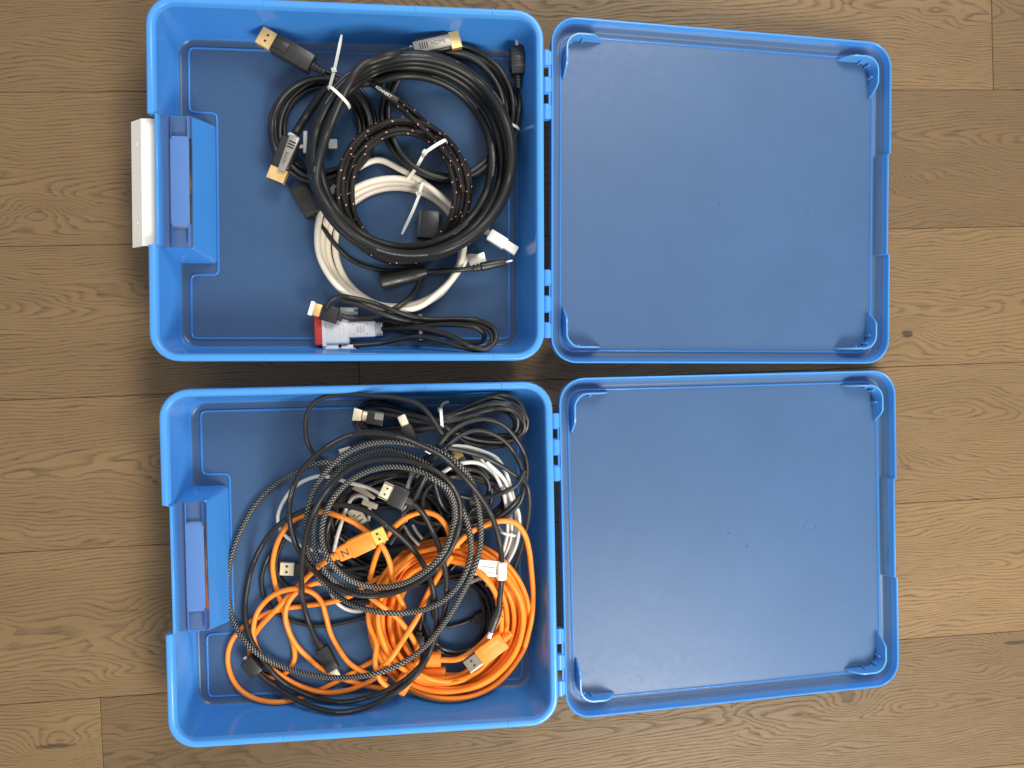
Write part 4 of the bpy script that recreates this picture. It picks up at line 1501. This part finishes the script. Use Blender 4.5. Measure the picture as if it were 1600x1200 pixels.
    k.shell("usb_sleeve", TAUPE, .72, 1.0, 20, .0048, holes=((.5, .2), (.5, -.2)), hole_w=3)  # metal darkened in colour for the shading of its angled face
    k.box("sleeve_edge", PALE_METAL, .72, 1.0, 2.5, .0050, .0003, 0, 9.6, stamp=False)  # pale strip: lit edge of the sleeve, put in as colour
    # the big orange plug on top of the heap
    k = Conn(c, (514, 874), (603, 832), None, .0052)
    k.cone("strain_relief", ORANGE_SHELL, -.04, .20, 9, 15, .85, ribs=3)
    k.box("plug_neck", ORANGE_SHELL, .16, .42, 20, .0085, .0016, w2=23)
    k.box("plug_body", ORANGE_SHELL, .36, .78, 26, .0100, .0016)
    k.box("plug_panel", ORANGE_SHELL, .40, .74, 15, .0107, .0005)
    k.shell("gold_sleeve", GOLD_BRIGHT, .775, 1.0, 21, .0052, holes=((.42, .2), (.42, -.2)), hole_w=3)
    ang = math.atan2(k.M[1][0], k.M[0][0])
    text(c, "N", Matrix.Translation(k.pt(.29, -1, .0045)) @ Matrix.Rotation(ang, 4, 'Z'), .0090, INK, "printed_mark")
    strand(c, [(516, 873), (500, 884), (484, 898), (468, 914)], 8, ORANGE, "cord", 10, z0=k.z)

    # black lead with square black plug, big sweep along the open side
    c = cable("black cable sweeping wide round the left, flat black plug with pale metal end", (520, 1110))
    k = Conn(c, (640, 784), (596, 764), None, .0046)
    n_pts = [(634, 783), (650, 791), (662, 804), (675, 828), (686, 855), (694, 882), (698, 910), (697, 940), (691, 970), (680, 1000), (664, 1030), (642, 1055), (606, 1078), (565, 1092), (530, 1097), (490, 1090), (452, 1072), (425, 1050), (402, 1018), (388, 988), (383, 958), (385, 925), (394, 886), (412, 848), (438, 818), (470, 800), (505, 789), (540, 790), (575, 800), (606, 822), (636, 848), (658, 876), (672, 905), (680, 940), (682, 970), (676, 1005), (662, 1038), (636, 1068), (600, 1092), (562, 1108), (522, 1112), (482, 1102), (444, 1082), (416, 1062), (400, 1048)]
    strand(c, n_pts, 8.2, BLACK_PRINT, "cord", 11, z0=k.z, z1=.0125)
    k.cone("cord_boot", BLACK_SATIN, -.12, .14, 12, 15, .9)
    k.box("plug_body", BLACK_SATIN, .12, .66, 30, .0085, .0010)
    k.box("metal_sleeve", PALE_METAL, .655, 1.0, 24, .0046, .0003)
    for hy in (-4.5, 4.5):
        k.box("latch_hole", HOLE, .80, .86, 2.6, .0003, 0, .0024, hy, stamp=False)
    for hy in (-10.5, 10.5):
        k.box("sleeve_edge", HOLE, .67, .995, 1.3, .0004, 0, .0024, hy, stamp=False)
    k = Conn(c, (404, 1051), (382, 1026), .0125)
    k.box("plug_body", BLACK_SATIN, 0, .85, 22, .0120, .0014)
    k.box("plug_tip", STEEL, .85, 1.0, 5, .003, .0003)

    # black and white braided cable
    c = cable("black and white braided cable, one wide loop and a coil on top of the heap", (357, 900))
    P = [(545, 728), (510, 722), (472, 734), (433, 755), (402, 785), (377, 828), (361, 872), (356, 912), (359, 950), (370, 982), (392, 1012), (422, 1033), (462, 1049), (510, 1058), (552, 1058), (592, 1051), (632, 1034), (668, 1006), (698, 968), (722, 928), (742, 885), (751, 845), (750, 808), (744, 775), (734, 748), (712, 722), (680, 703), (645, 694), (610, 690), (572, 695), (537, 711), (507, 740), (487, 776), (479, 812), (479, 848), (487, 882), (506, 912), (536, 937), (572, 952), (612, 958), (652, 955), (690, 940), (718, 912), (734, 876), (735, 838), (722, 795), (700, 757), (662, 723), (612, 703), (574, 708), (540, 724), (511, 760), (493, 802), (490, 840), (497, 872), (517, 902), (548, 922), (584, 928), (624, 921), (662, 900), (690, 870), (707, 832), (709, 792), (696, 762), (666, 740), (622, 729), (576, 736), (540, 757), (514, 790), (503, 826), (506, 858), (524, 888), (548, 907), (582, 917), (625, 913), (664, 893), (692, 864), (708, 828), (711, 795), (700, 765), (672, 745)]
    strand(c, P, 8.3, BRAID, "braided_cord", 12)

    # plain black cable running with the braid, flag label
    c = cable("plain black cable with a white flag label, running over the braided coil", (783, 890))
    Mp = [(779, 957), (782, 925), (784, 890), (781, 850), (768, 806), (746, 770), (716, 736), (690, 713), (655, 695), (620, 682), (580, 676), (545, 681), (510, 699), (480, 724), (461, 755), (452, 790), (456, 832), (468, 862), (490, 891), (520, 914), (560, 930), (604, 929), (646, 914), (684, 886), (708, 850), (719, 812), (717, 780), (702, 753), (675, 733), (640, 720), (600, 717), (562, 725), (530, 745), (502, 778), (483, 818), (474, 862), (471, 905), (476, 950), (488, 986), (500, 1010)]
    mpath, _ = strand(c, Mp, 8.2, BLACK_PRINT, "cord", 11, zmin=.012)
    def m_z(px, py):
        g = unproj(px, py, .035)
        return float(mpath[np.argmin(np.hypot(mpath[:60, 0] - g[0], mpath[:60, 1] - g[1])), 2])
    k = Conn(c, (781, 948), (763, 997), max(m_z(780, 950), hm_max(*unproj(768, 985, .035)[:2], .003) + .0035))
    k.cone("cord_boot", BLACK_SATIN, -.02, .3, 10, 13, .9)
    k.cone("plug_barrel", BLACK_SATIN, .28, .80, 13, 12, .9)
    k.box("plug_tip", STEEL, .79, 1.0, 6.5, .0035, .0006)
    k = Conn(c, (498, 1004), (527, 1058), .0110)
    k.cone("cord_boot", BLACK_MATT, -.05, .18, 10, 14, .8)
    k.box("plug_body", BLACK_MATT, .14, .78, 21, .0085, .0012)
    k.box("plug_tip", PALE_METAL, .78, .98, 12, .0040, .0005)
    # flag label
    zl = m_z(784, 892)
    k = Conn(c, (784.5, 878), (783.5, 906), zl)
    k.cone("label_wrap", PAPER, 0, 1, 15, 15)
    k = Conn(c, (782, 890), (742, 886), zl + .001)
    k.box("label_flag", PAPER, .02, 1.0, 23, .0004, 0, stamp=False)
    ang = math.atan2(k.M[1][0], k.M[0][0]) + PI
    for row, (n, x0) in enumerate(((9, .24), (4, .24))):
        for q in range(n):
            k.box("printed_line", INK, x0 + q * .055, x0 + q * .055 + .036, 1.5, .0001, 0, .0003, -2 + row * 8.0, stamp=False)
    text(c, "SONY", Matrix.Translation(k.pt(.11, 1.0, .0004)) @ Matrix.Rotation(ang + PI / 2, 4, 'Z'), .0046, INK, "lettering") if False else None
    for q in range(5):
        k.box("printed_line", INK, .10, .17, 2.2, .0001, 0, .0003, -6 + q * 3.2, stamp=False)
    # short bright printed patch on the cable
    k = Conn(c, (664, 703), (674, 708), hm_max(*unproj(668, 705, .045)[:2], .003) - .0022)
    k.box("printed_patch", WHITE_INK, 0, 1, 4.2, .0050, .0010, stamp=False)


tray2()
